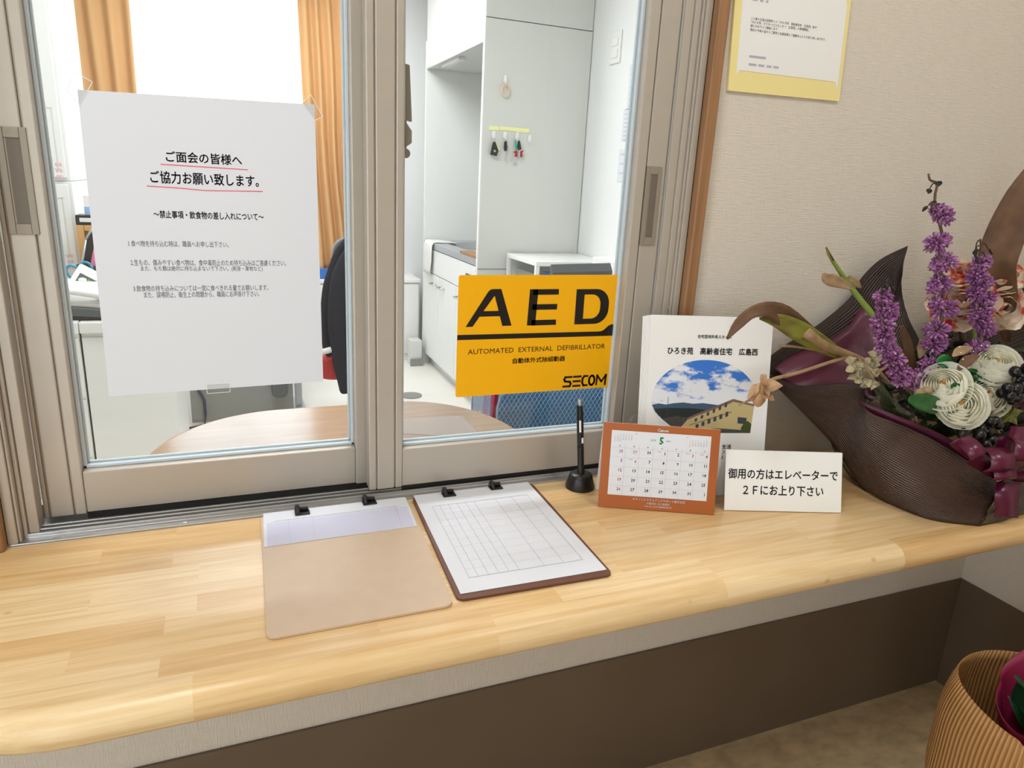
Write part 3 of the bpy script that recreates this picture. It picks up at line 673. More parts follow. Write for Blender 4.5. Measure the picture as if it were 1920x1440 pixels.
# ------------------------------------------------------------------ desk calendar
cB0 = Vector((0.541, -0.111, 0.0006)); cd = Vector((0.904, -0.4275, 0)).normalized(); cb = Vector((0.4275, 0.904, 0)).normalized()
CW, CH, CL = 0.189, 0.137, 0.030
cup = (Vector((0, 0, CH)) + cb*CL); CHL = cup.length; cup.normalize(); cn = cd.cross(cup).normalized()
if cn.y > 0: cn = -cn
ca = thing('desk_calendar', 'small orange-brown desk calendar showing May in front of the brochures', 'calendar', cB0 + cd*CW/2)
fC = lambda x, y, t=0.0: cB0 + cd*x + cup*y + cn*t
m = MB(); m.prism([(0, 0), (CW, 0), (CW, CHL), (0, CHL)], fC, 0, 0.0018); obj('front_card', m, M['orange_card'], ca, bevel=0.0005)
foot = cB0 + cb*0.066; top = fC(0, CHL)
m = MB(); v = (top-foot); m.obox(foot, cd*CW, v, cb*0.0012); obj('back_card', m, M['white_card'], ca, bevel=0.0003)
m = MB(); m.prism([(0.075*CW, 0.155*CHL), (0.925*CW, 0.155*CHL), (0.925*CW, 0.915*CHL), (0.075*CW, 0.915*CHL)], fC, 0.0019, 0.0023); obj('month_sheet', m, M['paper'], ca)
lt = MB(); fcl = lambda x, y: fC(x*CW, y*CHL, 0.0026)
asp = CW/CHL
def cw(body, xc, yb, h, mi, bold=0, right=False):
    vs, fs, a0, a1, b0, b1 = glyphs(body, 0.0, 1); w = (a1-a0)*h/(b1-b0)/asp
    write(lt, body, fcl, xc-(w if right else w/2), xc+(0 if right else w/2), yb, yb+h, mi, bold, 1)
cw('Canon', 0.51, 0.930, 0.034, 2, 0.03)
cw('5', 0.505, 0.785, 0.078, 3, 0.03); cw('2019', 0.435, 0.815, 0.022, 4); cw('MAY', 0.565, 0.815, 0.018, 4)
for x0, mon, off, nd in ((0.095, '4', 1, 30), (0.735, '6', 6, 30)):
    cw(mon, x0+(0.19 if mon == '4' else -0.01), 0.88, 0.018, 0)
    for d in range(1, nd+1):
        i = d-1+off; cw(str(d), x0+0.012+(i % 7)*0.0235, 0.868-(i//7)*0.0195, 0.011, 1 if i % 7 == 0 else 4)
gx0, gx1 = 0.078, 0.922; gy0, gy1 = 0.158, 0.715; cwid = (gx1-gx0)/7; rh = (gy1-gy0)/5
for i, d in enumerate('日月火水木金土'): cw(d, gx0+(i+0.62)*cwid, 0.727, 0.020, 1 if i == 0 else 4)
for i in range(1, 7): stroke(lt, [(gx0+i*cwid, gy0), (gx0+i*cwid, 0.75)], 0.0022, fcl, 5)
for r_ in range(0, 6):
    y = gy1-r_*rh; lt.poly([fcl(gx0, y-0.0012), fcl(gx1, y-0.0012), fcl(gx1, y+0.0012), fcl(gx0, y+0.0012)], 5)
nums = [28, 29, 30] + list(range(1, 32)) + [1]
for i, d in enumerate(nums):
    r_, c_ = divmod(i, 7); prev = i < 3; nxt = i == 34
    red = (c_ == 0) or (d in (3, 4, 6) and not nxt and 3 <= i)
    mi = 1 if red and not prev else (6 if prev and c_ < 2 else (4 if prev or nxt else 0))
    cw(str(d), gx0+(c_+0.86)*cwid, gy1-r_*rh-0.056, 0.034, mi, 0.012, True)
    cw('・・', gx0+(c_+0.86)*cwid, gy1-r_*rh-0.068, 0.004, 4, 0, True)
    if i in (3, 5, 6, 8): lt.poly([fcl(gx0+(c_+p)*cwid, gy1-r_*rh-z) for p, z in ((0.3, 0.024), (0.6, 0.024), (0.6, 0.016), (0.3, 0.016))], 6)
cw('キヤノンシステムアンドサポート株式会社', 0.52, 0.108, 0.030, 2, 0.012)
cw('中国支社 山口営業所', 0.515, 0.068, 0.027, 2, 0.01)
cw('〒754-0021 山口市小郡黄金町7番18号', 0.515, 0.038, 0.018, 2)
obj('lettering', lt, [M['ink'], M['ink_red'], M['white_card'], M['ink_green'], M['ink_grey'], M['rule'], mat('faint_red', (236, 176, 180), 0.7)], ca)

# ------------------------------------------------------------------ folded sign
sB0 = Vector((0.7395, -0.182, 0.0006)); sd = Vector((0.947, -0.321, 0)).normalized(); sb = Vector((0.321, 0.947, 0)).normalized()
SWd, SHh, SL = 0.2, 0.096, 0.029
sup = Vector((0, 0, SHh)) + sb*SL; SHL = sup.length; sup.normalize(); sn = sd.cross(sup).normalized()
if sn.y > 0: sn = -sn
ts = thing('tent_sign', 'white folded sign about the elevator standing between calendar and flower bouquet', 'sign', sB0 + sd*SWd/2)
fS = lambda x, y, t=0.0: sB0 + sd*x + sup*y + sn*t
m = MB(); m.prism([(0, 0), (SWd, 0), (SWd, SHL), (0, SHL)], fS, 0, 0.002)
foot = sB0 + sb*0.056 + Vector((0, 0, 0)); v = fS(0, SHL) - foot; m.obox(foot, sd*SWd, v, sb*0.002)
obj('folded_panel', m, M['white_gloss'], ts, bevel=0.0007)
lt = MB(); fsl = lambda x, y: fS(x, y, 0.0024)
write(lt, '御用の方はエレベーターで', fsl, 0.005, 0.192, 0.0530, 0.0700, 0, 0.012); flush(lt, M['ink'], ts)
write(lt, '２Ｆにお上り下さい', fsl, 0.031, 0.168, 0.0265, 0.0430, 0, 0.012); flush(lt, M['ink'], ts)

# ------------------------------------------------------------------ brochures in a clear holder
bB0 = Vector((0.6375, -0.078, 0.012)); bd = Vector((0.968, -0.2505, 0)).normalized(); bb = Vector((0.2505, 0.968, 0)).normalized()
BW = 0.2195; bup = Vector((0, 0, 0.291)) + bb*0.049; BH = bup.length; bup.normalize(); bn = bd.cross(bup).normalized()
if bn.y > 0: bn = -bn
fB = lambda x, y, t=0.0: bB0 + bd*x + bup*y + bn*t
ho = thing('brochure_holder', 'clear acrylic stand holding the pile of white brochures against the wall', 'brochure holder', bB0 + bd*BW/2 + Vector((0, 0, -0.0115)))
m = MB()
m.prism([(-0.010, -0.002), (BW+0.016, -0.002), (BW+0.016, 0.11), (-0.010, 0.11)], fB, -0.0085, -0.0065); obj('back_plate', m, M['acryl'], ho)
m = MB(); m.prism([(-0.004, -0.002), (BW+0.004, -0.002), (BW+0.004, 0.05), (-0.004, 0.05)], fB, 0.0045, 0.0065); obj('front_plate', m, M['acryl'], ho)
m = MB(); m.prism([(-0.004, -0.004), (BW+0.004, -0.004), (BW+0.004, -0.002), (-0.004, -0.002)], fB, -0.0085, 0.0065)
for x in (0.01, BW-0.02): m.obox(fB(x, -0.004, -0.005)-Vector((0, 0, 0.0066)), bd*0.01, bb*0.006, Vector((0, 0, 0.0070)))
obj('base_ledge', m, M['acryl'], ho)
m = MB()
cl = [fB(-0.006, 0.128, 0.002), fB(-0.013, 0.122, 0.002), fB(-0.020, 0.113, 0.002), fB(-0.026, 0.112, 0.002), fB(-0.027, 0.100, 0.002)]
m.grid([[p+bn*0.0, p+bn*-0.010] for p in cl]); obj('side_lip', m, M['acryl'], ho, solid=0.002)
for k in range(5):
    off = -0.0007*k; dx = -0.0022*k if k else 0
    first = k == 4
    m = MB(); m.prism([(0, 0), (BW, 0), (BW, BH), (0, BH)], lambda x, y, t, k=k: fB(x-0.0026*(4-k)+0.0052, y-0.0007*(4-k), t), -0.0058+k*0.0021, -0.0040+k*0.0021)
    if not first:
        o = obj('brochure', m, M['white_card'], org=tuple(bB0), bevel=0.0004)
        tag(o, 'plain-edged white brochure tucked behind the one showing the building picture', 'brochure', 'brochures in the clear holder')
    else:
        br_ = thing('brochure', 'front brochure with an oval picture of blue sky and a yellow building', 'brochure', bB0 + bd*BW/2, 'brochures in the clear holder')
        obj('cover_sheet', m, M['white_card'], br_, bevel=0.0004)
TF = 0.0047
def fBp(x, y, lay=0): return fB(x*BW+0.0052, y*BH, TF+lay*0.00012)
lt = MB(); fbl = lambda x, y: fBp(x, y, 3)
def bw(body, x0, x1, yb, yt, bold=0.0): write(lt, body, fbl, x0, x1, yb, yt, 0, bold, 2); flush(lt, M['ink'], br_)
bw('住宅型有料老人ホーム', 0.385, 0.662, 0.872, 0.893, 0.01)
bw('ひろき苑　高齢者住宅　広島西', 0.150, 0.885, 0.778, 0.818, 0.016)
for s_, y in (('生活', 0.222), ('ズム', 0.190), ('行い', 0.158)): bw(s_, 0.640, 0.715, y, y+0.026, 0.012)
# printed picture, flat ink layers
def skymat():
    m = mat('printed_sky', (70, 130, 205), 0.5); nt = m.node_tree; b = nt.nodes['Principled BSDF']
    uv = nt.nodes.new('ShaderNodeUVMap'); uv.uv_map = 'UVMap'
    sp = nt.nodes.new('ShaderNodeSeparateXYZ'); nt.links.new(uv.outputs[0], sp.inputs[0])
    mp = nt.nodes.new('ShaderNodeMapping'); mp.inputs['Scale'].default_value = (5.0, 9.0, 1); nt.links.new(uv.outputs[0], mp.inputs[0])
    n = nt.nodes.new('ShaderNodeTexNoise'); n.inputs['Scale'].default_value = 1.0; n.inputs['Detail'].default_value = 7; n.inputs['Roughness'].default_value = 0.58
    nt.links.new(mp.outputs[0], n.inputs['Vector'])
    ad = nt.nodes.new('ShaderNodeMath'); ad.operation = 'MULTIPLY_ADD'; ad.inputs[1].default_value = -0.55; nt.links.new(sp.outputs['Y'], ad.inputs[0]); nt.links.new(n.outputs[0], ad.inputs[2])
    r = nt.nodes.new('ShaderNodeValToRGB'); r.color_ramp.elements[0].position = 0.30; r.color_ramp.elements[1].position = 0.40
    r.color_ramp.elements[0].color = (*lin((52, 116, 204)), 1); r.color_ramp.elements[1].color = (*lin((226, 228, 234)), 1)
    nt.links.new(ad.outputs[0], r.inputs[0]); nt.links.new(r.outputs[0], b.inputs['Base Color'])
    return m
ph = MB(); EX, EY, RX, RY = 0.470, 0.515, 0.430, 0.232
ell = []
for k in range(48):
    t = math.radians(-32+ (360-32-34)*k/47) if False else 2*math.pi*k/48
    ell.append((EX+RX*math.cos(t), EY+RY*math.sin(t)))
bot = 0.318
pic = []
for k in range(41):                    # from right side over the top to the lower left
    t = math.radians(-25 + (225+25)*k/40); pic.append((EX+RX*math.cos(t), EY+RY*math.sin(t)))
pic = [(p[0], max(p[1], bot)) for p in pic] + [(0.30, bot), (0.86, bot)]
ph.poly([fBp(x, y, 0) for x, y in pic], 0)
def clip_poly(pts, lay, mi): ph.poly([fBp(x, y, lay) for x, y in pts], mi)
hill = [(0.045, 0.482), (0.10, 0.490), (0.16, 0.484), (0.22, 0.492), (0.30, 0.497), (0.38, 0.490), (0.46, 0.494), (0.54, 0.487), (0.60, 0.482), (0.60, 0.40), (0.20, 0.375), (0.13, 0.40), (0.075, 0.44)]
clip_poly(hill, 1, 1)
clip_poly([(0.060, 0.458), (0.20, 0.465), (0.40, 0.462), (0.50, 0.452), (0.40, 0.400), (0.16, 0.385), (0.10, 0.42)], 1.5, 2)
clip_poly([(0.13, 0.400), (0.25, 0.418), (0.36, 0.405), (0.40, 0.380), (0.30, bot+0.002), (0.27, bot+0.004)], 2, 7)
clip_poly([(0.34, 0.395), (0.70, 0.505), (0.885, 0.478), (0.868, bot), (0.30, bot), (0.29, 0.352)], 2.2, 3)          # building side + front
clip_poly([(0.70, 0.505), (0.885, 0.478), (0.887, 0.489), (0.71, 0.520), (0.69, 0.515), (0.34, 0.408), (0.335, 0.395), (0.70, 0.498)], 2.5, 4)   # roof edge
for k in range(6):                     # upper and lower windows along the side
    a = 0.40+k*0.048; z = 0.383+k*0.0170
    clip_poly([(a, z), (a+0.020, z+0.006), (a+0.020, z+0.024+k*0.0015), (a, z+0.018+k*0.0015)], 2.8, 5)
    clip_poly([(a+0.01, z-0.040-k*0.0032), (a+0.034, z-0.036-k*0.003), (a+0.034, z-0.012-k*0.002), (a+0.01, z-0.016-k*0.002)], 2.8, 5)
clip_poly([(0.36, 0.362), (0.70, 0.440), (0.70, 0.446), (0.36, 0.366)], 2.7, 4)
clip_poly([(0.755, 0.375), (0.83, 0.370), (0.83, 0.408), (0.755, 0.413)], 2.8, 5)
clip_poly([(0.30, bot), (0.868, bot), (0.868, 0.332), (0.60, 0.345), (0.34, 0.335)], 2.9, 7)
clip_poly([(0.80, bot), (0.868, bot), (0.872, 0.372), (0.840, 0.390), (0.805, 0.372), (0.785, 0.345)], 2.95, 6)
clip_poly([(0.172, 0.40), (0.176, 0.40), (0.176, 0.53), (0.172, 0.53)], 2.8, 7)
po = obj('printed_picture', ph, [skymat(), mat('print_hill', (58, 84, 108), 0.5), mat('print_forest', (30, 40, 42), 0.5), mat('print_cream_wall', (190, 172, 122), 0.5),
    mat('print_roof', (120, 92, 84), 0.5), mat('print_window', (52, 62, 78), 0.5), mat('print_tree', (62, 70, 30), 0.5), mat('print_town', (70, 66, 66), 0.5, noise=0.6, nscale=500)], br_)
uvl = po.data.uv_layers.new(name='UVMap')
L0 = ORG[po.name]
for lp in po.data.loops:
    d = po.data.vertices[lp.vertex_index].co + L0 - bB0; uvl.data[lp.index].uv = (d.dot(bd)/BW, (d.dot(bup)/BH-0.48)*1.6)

# ================================================================== OFFICE
# round-cornered meeting table just behind the window
def tag1(name, label, cat, mb, mats, org, **k):
    g = k.pop('group', None); o = obj(name, mb, mats, org=org, **k); return tag(o, label, cat, g)
tb = thing('meeting_table', 'brown wood table with broad rounded corners directly behind the window panes', 'table', (0.2, 0.36, FL))
def dtop(x0, x1, y0, y1, rx, ry):
    o = []
    for k in range(17): t = math.pi/2*k/16; o.append((x1-rx*.85+rx*.85*math.cos(t), y1-ry+ry*math.sin(t)))
    for k in range(17): t = math.pi/2*(1+k/16); o.append((x0+rx+rx*math.cos(t), y1-ry+ry*math.sin(t)))
    for cx, a in ((x0+.03, 180), (x1-.03, 270)):
        for k in range(6): t = math.radians(a+18*k); o.append((cx+.03*math.cos(t), y0+.03+.03*math.sin(t)))
    return o
out = dtop(-0.168, 0.562, 0.132, 0.552, 0.26, 0.29); inn = dtop(-0.160, 0.554, 0.140, 0.544, 0.252, 0.282)
m = MB(); m.prism(out, lambda x, y, t: Vector((x, y, t)), -0.034, -0.0105); obj('edge_band', m, M['table_edge'], tb, bevel=0.004, seg=3)
m = MB(); m.prism(inn, lambda x, y, t: Vector((x, y, t)), -0.0125, -0.0095); obj('tabletop', m, M['table'], tb)
for x in (0.02, 0.38):
    m = MB(); m.lathe([(0.10, 0), (0.10, 0.02), (0.03, 0.03), (0.03, 0.675)], (x, 0.36, FL), 24); obj('leg', m, M['grey_mid'], tb, smooth=True, angle=40)
q = [PZ(u, v, -0.009).xy for u, v in ((740, 812), (905, 822), (868, 780), (745, 786))]
m = MB(); m.prism([tuple(p) for p in q], lambda x, y, t: Vector((x, y, t)), -0.0092, -0.0082)
tag1('desk_mat', 'thin translucent grey mat lying on the brown table', 'desk mat', m, mat('mat_film', (205, 196, 190), 0.4, alpha=0.3), (0.45, 0.35, -0.009))

# low storage cabinet and wire file stand right of the table
m = MB(); m.box(0.585, 1.10, 0.50, 0.95, FL, -0.205)
cabr = thing('storage_cabinet', 'low white storage cabinet beside the table under the wire file stand', 'cabinet', (0.84, 0.72, FL))
obj('body', m, M['white_lam'], cabr, bevel=0.003)
m = MB(); m.box(0.60, 0.835, 0.492, 0.499, FL+0.03, -0.225); obj('door', m, M['white_lam'], cabr, bevel=0.002)
m = MB(); m.box(0.845, 1.085, 0.492, 0.499, FL+0.03, -0.225); obj('door', m, M['white_lam'], cabr, bevel=0.002)
fs = thing('wire_file_stand', 'light blue wire mesh file stand behind the yellow sign', 'file stand', (0.75, 0.62, -0.204))
def wiremesh(mb, o, ax, az, nx, nz, w):
    o, ax, az = Vector(o), Vector(ax), Vector(az); n = ax.cross(az).normalized()*0.0012
    L = ax.length; H = az.length; ux_, uz_ = ax/L, az/H; pitch = L/nx
    def bar(a, b):
        p, q = o+ux_*a[0]+uz_*a[1], o+ux_*b[0]+uz_*b[1]; d = (q-p).normalized(); k = d.cross(n).normalized()*w/2
        mb.add([p+k, q+k, q-k, p-k, p+k+n, q+k+n, q-k+n, p-k+n], [(0, 1, 2, 3), (4, 7, 6, 5), (0, 4, 5, 1), (2, 6, 7, 3)])
    s = 1.6
    k = -int(H/s/pitch)-1
    while k*pitch < L:
        for sgn in (1, -1):
            x0, x1 = k*pitch, k*pitch+H/s
            a0, a1 = max(0, x0), min(L, x1)
            if a1 > a0:
                z0, z1 = (a0-x0)*s, (a1-x0)*s
                bar((a0, z0 if sgn > 0 else H-z0), (a1, z1 if sgn > 0 else H-z1))
        k += 1
px = 0.565
FY = 0.56; fx0 = PY(922, 745, FY).x+0.012; fx1 = PY(1150, 735, FY).x
zt = PY(1000, 726, FY).z+0.012; zb = -0.203
m = MB()
wiremesh(m, (fx0+0.008, FY, zb), (fx1-fx0-0.008, 0, 0), (0, 0, zt-zb-0.02), 26, 14, 0.0012)
wiremesh(m, (fx0-0.012, FY+0.01, zb), (0, 0.14, 0), (0, 0, zt-zb), 14, 14, 0.0012)
wiremesh(m, (fx1, FY+0.01, zb), (0, 0.14, 0), (0, 0, zt-zb), 14, 14, 0.0012)
obj('mesh_panel', m, M['mesh_blue'], fs)
m = MB()
m.tube([(fx0+0.004, FY, zb), (fx0+0.004, FY, zt-0.06), (fx0+0.012, FY, zt-0.03), (fx0+0.034, FY, zt-0.012), (fx1, FY, zt-0.012), (fx1, FY, zb), (fx0+0.004, FY, zb)], 0.003, 8)
for x in (fx0-0.012, fx1): m.tube([(x, FY+0.01, zb), (x, FY+0.01, zt), (x, FY+0.15, zt), (x, FY+0.15, zb), (x, FY+0.01, zb)], 0.003, 8)
m.box(fx0-0.012, fx1, FY, FY+0.15, zb-0.001, zb+0.002)
obj('wire_frame', m, M['mesh_blue'], fs, smooth=True, angle=40)
m = MB(); m.box(fx0+0.012, fx1-0.008, FY+0.012, FY+0.018, zb+0.003, zt-0.03); m.box(fx0+0.03, fx1-0.012, FY+0.021, FY+0.026, zb+0.003, zt-0.02)
tag1('document_file', 'blue document file standing in the wire file stand', 'file', m, M['file_blue'], (0.75, FY+0.02, zb+0.003), bevel=0.001)
m = MB(); m.add([(fx0-0.006, FY+0.035, zb+0.003), (fx0+0.022, FY+0.035, zb+0.003), (fx0+0.040, FY+0.035, zt-0.005), (fx0+0.012, FY+0.035, zt-0.005), (fx0-0.006, FY+0.11, zb+0.003), (fx0+0.022, FY+0.11, zb+0.003), (fx0+0.040, FY+0.11, zt-0.005), (fx0+0.012, FY+0.11, zt-0.005)],
      [(0, 1, 2, 3), (4, 7, 6, 5), (0, 4, 5, 1), (1, 5, 6, 2), (2, 6, 7, 3), (3, 7, 4, 0)])
tag1('document_file', 'magenta document file leaning at the left end of the wire file stand', 'file', m, M['magenta'], (fx0+0.015, FY+0.07, zb+0.003), bevel=0.001)
m = MB(); m.box(fx0+0.05, fx0+0.075, FY+0.04, FY+0.13, zb+0.003, zt-0.012)
tag1('document_file', 'white document file between the magenta and blue files', 'file', m, M['white_card'], (fx0+0.06, FY+0.08, zb+0.003), bevel=0.001)

# kitchenette along the right wall
KX = 1.194; KY0, KY1 = 2.445, 3.50; KR = 1.760
kc = thing('kitchen_cabinet', 'white kitchen base cabinet with three doors under the steel sink', 'cabinet', (1.48, 2.97, FL))
m = MB(); m.box(KX+0.018, KR, KY0, KY1, FL+0.075, 0.075); obj('body', m, M['white_lam'], kc)
m = MB(); m.box(KX+0.05, KR, KY0, KY1-0.02, FL, FL+0.075); obj('kickboard', m, M['white_lam'], kc)
m = MB(); m.box(KX-0.002, KX+0.10, KY1, KY1+0.022, FL, 1.30); m.box(KX+0.10, KR, KY1+0.001, KY1+0.022, FL, 1.30); tag1('kitchen_end_panel', 'white upright panel closing the far end of the kitchen', 'panel', m, M['white_lam'], (1.48, KY1+0.01, FL))
m = MB(); m.box(KX, KX+0.018, KY0+0.003, KY1-0.003, -0.075, 0.072); obj('drawer_front', m, M['white_lam'], kc, bevel=0.0015)
m = MB(); m.box(KX-0.008, KX, 2.50, 2.60, -0.06, 0.02); obj('vent_cover', m, M['grey_dark'], kc, bevel=0.002)
dw = (KY1-KY0)/3
for i in range(3):
    y0 = KY0+i*dw
    m = MB(); m.box(KX, KX+0.018, y0+0.002, y0+dw-0.002, FL+0.078, -0.08); d = obj('door', m, M['white_lam'], kc, bevel=0.0015)
    hy = y0+0.04 if i == 2 else y0+dw-0.13
    m = MB(); m.tube([(KX, hy, -0.135), (KX-0.025, hy+0.006, -0.135), (KX-0.025, hy+0.084, -0.135), (KX, hy+0.09, -0.135)], 0.005, 8); obj('handle', m, M['chrome'], d, smooth=True)
wt = thing('kitchen_worktop', 'stainless steel kitchen worktop with a sunken sink', 'worktop', (1.48, 2.97, 0.076))
m = MB(); z0, z1 = 0.0765, 0.115
bx0, bx1, by0, by1 = KX+0.09, KR-0.10, 2.85, 3.36
for a in ((KX-0.004, bx0, KY0, KY1), (bx1, KR, KY0, KY1), (bx0, bx1, KY0, by0), (bx0, bx1, by1, KY1)): m.box(a[0], a[1], a[2], a[3], z0, z1)
m.box(KR-0.012, KR, KY0, KY1, z1, z1+0.05)
obj('counter_sheet', m, M['steel'], wt, bevel=0.003)
m = MB(); m.grid([[(bx0, by0, z1-0.002), (bx1, by0, z1-0.002), (bx1, by1, z1-0.002), (bx0, by1, z1-0.002)], [(bx0+0.02, by0+0.02, z1-0.036), (bx1-0.02, by0+0.02, z1-0.036), (bx1-0.02, by1-0.02, z1-0.036), (bx0+0.02, by1-0.02, z1-0.036)]], 0, True)
m.box(bx0+0.02, bx1-0.02, by0+0.02, by1-0.02, z0+0.0005, z0+0.002); obj('sink_basin', m, M['steel'], wt)
m = MB(); m.box(KX-0.006, KX+0.07, 2.45, 2.72, 0.1152, 0.128)
tag1('cutting_board', 'narrow brown wooden board on the front edge of the steel worktop', 'cutting board', m, mat('board_wood', (160, 116, 72), 0.5), (KX, 2.58, 0.1152), bevel=0.002)
fc = thing('tap', 'curved chrome tap above the kitchen sink', 'tap', (1.62, 2.86, z1))
m = MB(); m.lathe([(0.03, 0), (0.03, 0.02), (0.018, 0.03), (0.018, 0.12)], (1.64, 2.86, z1+0.0005), 20); obj('base', m, M['white_gloss'], fc, smooth=True, angle=40)
m = MB(); pts = [(1.64, 2.86, z1+0.12), (1.64, 2.86, z1+0.17)] + [(1.64-0.10*(1-math.cos(t)), 2.86+0.10*math.sin(t)*0.6+0.02*t, z1+0.17+0.055*math.sin(t)) for t in [math.pi*k/9 for k in range(1, 10)]] + [(1.44, 2.92, z1+0.12)]
m.tube(pts, 0.011, 10); obj('spout', m, M['chrome'], fc, smooth=True)
m = MB(); m.tube([(1.60, 2.80, z1+0.10), (1.55, 2.78, z1+0.115)], 0.008, 8); obj('handle', m, M['white_gloss'], fc, smooth=True)
# hand towel over the worktop edge
m = MB(); rows = []
for i, (dx, z) in enumerate([(0.16, 0.1165), (0.08, 0.119), (0.02, 0.120), (-0.004, 0.118), (-0.014, 0.10), (-0.016, 0.05), (-0.014, 0.0), (-0.018, -0.05), (-0.016, -0.085)]):
    rows.append([(KX+dx+0.004*math.sin(j*1.9+i*.6)-0.004, 3.26+0.022*j*(1-0.02*i)+0.003*math.sin(i), z+0.002*math.sin(j*2.3)) for j in range(10)])
m.grid(rows); tag1('hand_towel', 'white hand towel hanging over the edge of the steel worktop', 'towel', m, M['white_card'], (KX, 3.36, 0.118), smooth=True, solid=0.004)
hd = thing('upper_cabinet', 'white cabinet hung above the kitchen alcove with a light strip below', 'cabinet', (1.48, 2.97, 1.142))
m = MB(); m.box(KX, KR, KY0-0.001, KY1, 1.155, CE-0.002); obj('body', m, M['white_lam'], hd)
m = MB(); m.box(KX-0.002, KX+0.018, KY0, KY1, 1.142, 1.156); m.box(KX+0.018, KR, KY0, KY1, 1.146, 1.155); obj('bottom_rail', m, M['panel_grey'], hd)
m = MB(); m.box(KX+0.03, KX+0.07, 2.95, 3.28, 1.128, 1.146); obj('light_strip', m, M['white_gloss'], hd, bevel=0.003)
m = MB(); m.box(KX, KR+0.0005, KY0-0.018, KY0-0.002, 1.25, CE-0.002); obj('soffit_face', m, M['panel_grey'], hd)
m = MB(); m.box(KR-0.004, OXR-0.001, KY0, KY1, 0.17, 1.142)
tag1('splash_panel', 'pale grey panel lining the back of the kitchen alcove', 'wall panel', m, M['panel_grey'], (KR, 2.97, 0.17))
kp = thing('tall_side_panel', 'tall pale grey side panel closing the near end of the kitchen', 'panel', (1.48, 2.43, FL))
m = MB(); m.box(KX, KR, 2.424, 2.443, FL+0.002, 1.245); obj('panel', m, M['panel_grey'], kp)
m = MB(); m.box(KX-0.004, KX+0.001, 2.4225, 2.4445, FL+0.002, 1.247); obj('edge_strip', m, M['white_gloss'], kp)
m = MB(); m.box(KX, KR, 2.4225, 2.4245, 0.062, 0.066); obj('seam', m, M['grey_mid'], kp)
# shelves in the alcove
def shelf(pu, pv, x0, y1, label, n):
    p = PX(pu, pv, x0)
    m = MB(); m.box(x0, KR-0.005, KY0, y1, p.z-0.022, p.z); tag1('wall_shelf', label, 'shelf', m, M['white_lam'], (x0+0.1, KY0, p.z), bevel=0.003); return p.z
zs1 = shelf(866, 277, 1.52, 2.80, 'small white shelf low in the kitchen alcove carrying tissues', 1)
zs2 = shelf(893, 200, 1.54, 2.66, 'small white shelf high in the kitchen alcove carrying a wrapped box', 2)
m = MB(); m.box(1.55, 1.73, 2.45, 2.645, zs2+0.0005, zs2+0.15)
bx_ = thing('packed_box', 'white box wrapped in clear plastic on the higher alcove shelf', 'box', (1.64, 2.55, zs2)); obj('carton', m, M['white_card'], bx_, bevel=0.006)
m = MB(); m.box(1.546, 1.734, 2.448, 2.649, zs2+0.0003, zs2+0.156); obj('plastic_wrap', m, M['acryl'], bx_, bevel=0.01)
m = MB(); m.box(1.53, 1.64, 2.56, 2.78, zs1+0.0005, zs1+0.045)
bx_ = thing('tissue_box', 'white box with a red stripe on the lower alcove shelf', 'box', (1.58, 2.67, zs1)); obj('carton', m, M['white_card'], bx_, bevel=0.002)
m = MB(); m.box(1.5285, 1.5305, 2.565, 2.775, zs1+0.004, zs1+0.018); obj('red_stripe', m, M['pink'], bx_)
m = MB(); m.lathe([(0.036, 0), (0.04, 0.004), (0.04, 0.11), (0.043, 0.115), (0.043, 0.125), (0.02, 0.13)], (1.70, 2.64, zs1+0.0005), 20); tag1('clear_jar', 'clear plastic jar standing behind the boxed tissues', 'jar', m, M['acryl'], (1.70, 2.64, zs1), smooth=True, angle=40)
m = MB(); m.lathe([(0.018, 0), (0.02, 0.004), (0.02, 0.05), (0.01, 0.06), (0.01, 0.075)], (1.58, 2.50, zs1+0.0005), 16); tag1('purple_bottle', 'small purple bottle at the near end of the lower alcove shelf', 'bottle', m, mat('purple_plastic', (96, 80, 170), 0.4), (1.58, 2.50, zs1), smooth=True, angle=40)
# hooks and keys on the tall panel
YP = 2.4225
def onp(u, v, dy=0.0): return PY(u, v, YP-dy)
def hook(u, v, label, h=0.036):
    p = onp(u, v); r = thing('adhesive_hook', label, 'hook', p, 'white adhesive hooks on the tall panel')
    m = MB(); m.prism(rrect(p.x-0.0095, p.x+0.0095, p.z-h*.5, p.z+h*.5, 0.009, 4), lambda x, y, t: Vector((x, YP-t, y)), 0.0002, 0.004); obj('plate', m, M['white_gloss'], r, bevel=0.001)
    m = MB(); m.tube([(p.x, YP-0.004, p.z-h*.3), (p.x, YP-0.008, p.z-h*.6), (p.x, YP-0.016, p.z-h*.62), (p.x, YP-0.018, p.z-h*.4)], 0.003, 8); obj('hook_arm', m, M['white_gloss'], r, smooth=True)
    return p
h1 = hook(925, 252, 'white hook holding the black key fob, nearest the panel edge')
h2 = hook(946.5, 253, 'white hook holding the single car key')
h3 = hook(969, 255, 'white hook holding the bunch of coloured keys')
h4 = hook(993, 260, 'empty white hook at the end of the yellow tape row')
h5 = hook(947, 148, 'white hook above the others holding a peach rubber ring')
for lab, u0, u1, v0, v1 in (('pale yellow tape label above the key fob hook', 917, 936, 240, 240.5), ('pale yellow tape label above the car key hook', 937, 968, 241, 242), ('pale yellow tape label above the coloured keys hook', 968, 991.5, 244, 245)):
    a, b = onp(u0, v0-4.5), onp(u1, v1+4.5); m = MB(); m.box(a.x, b.x, YP-0.0008, YP-0.0001, b.z, a.z)
    tag1('tape_label', lab, 'label', m, M['lemon'], tuple((a+b)/2))
m = MB(); c = onp(946.5, 170)
m.tube([(c.x+0.021*math.cos(t), YP-0.012, c.z+0.026*math.sin(t)) for t in [2*math.pi*k/24 for k in range(25)]], 0.0036, 8)
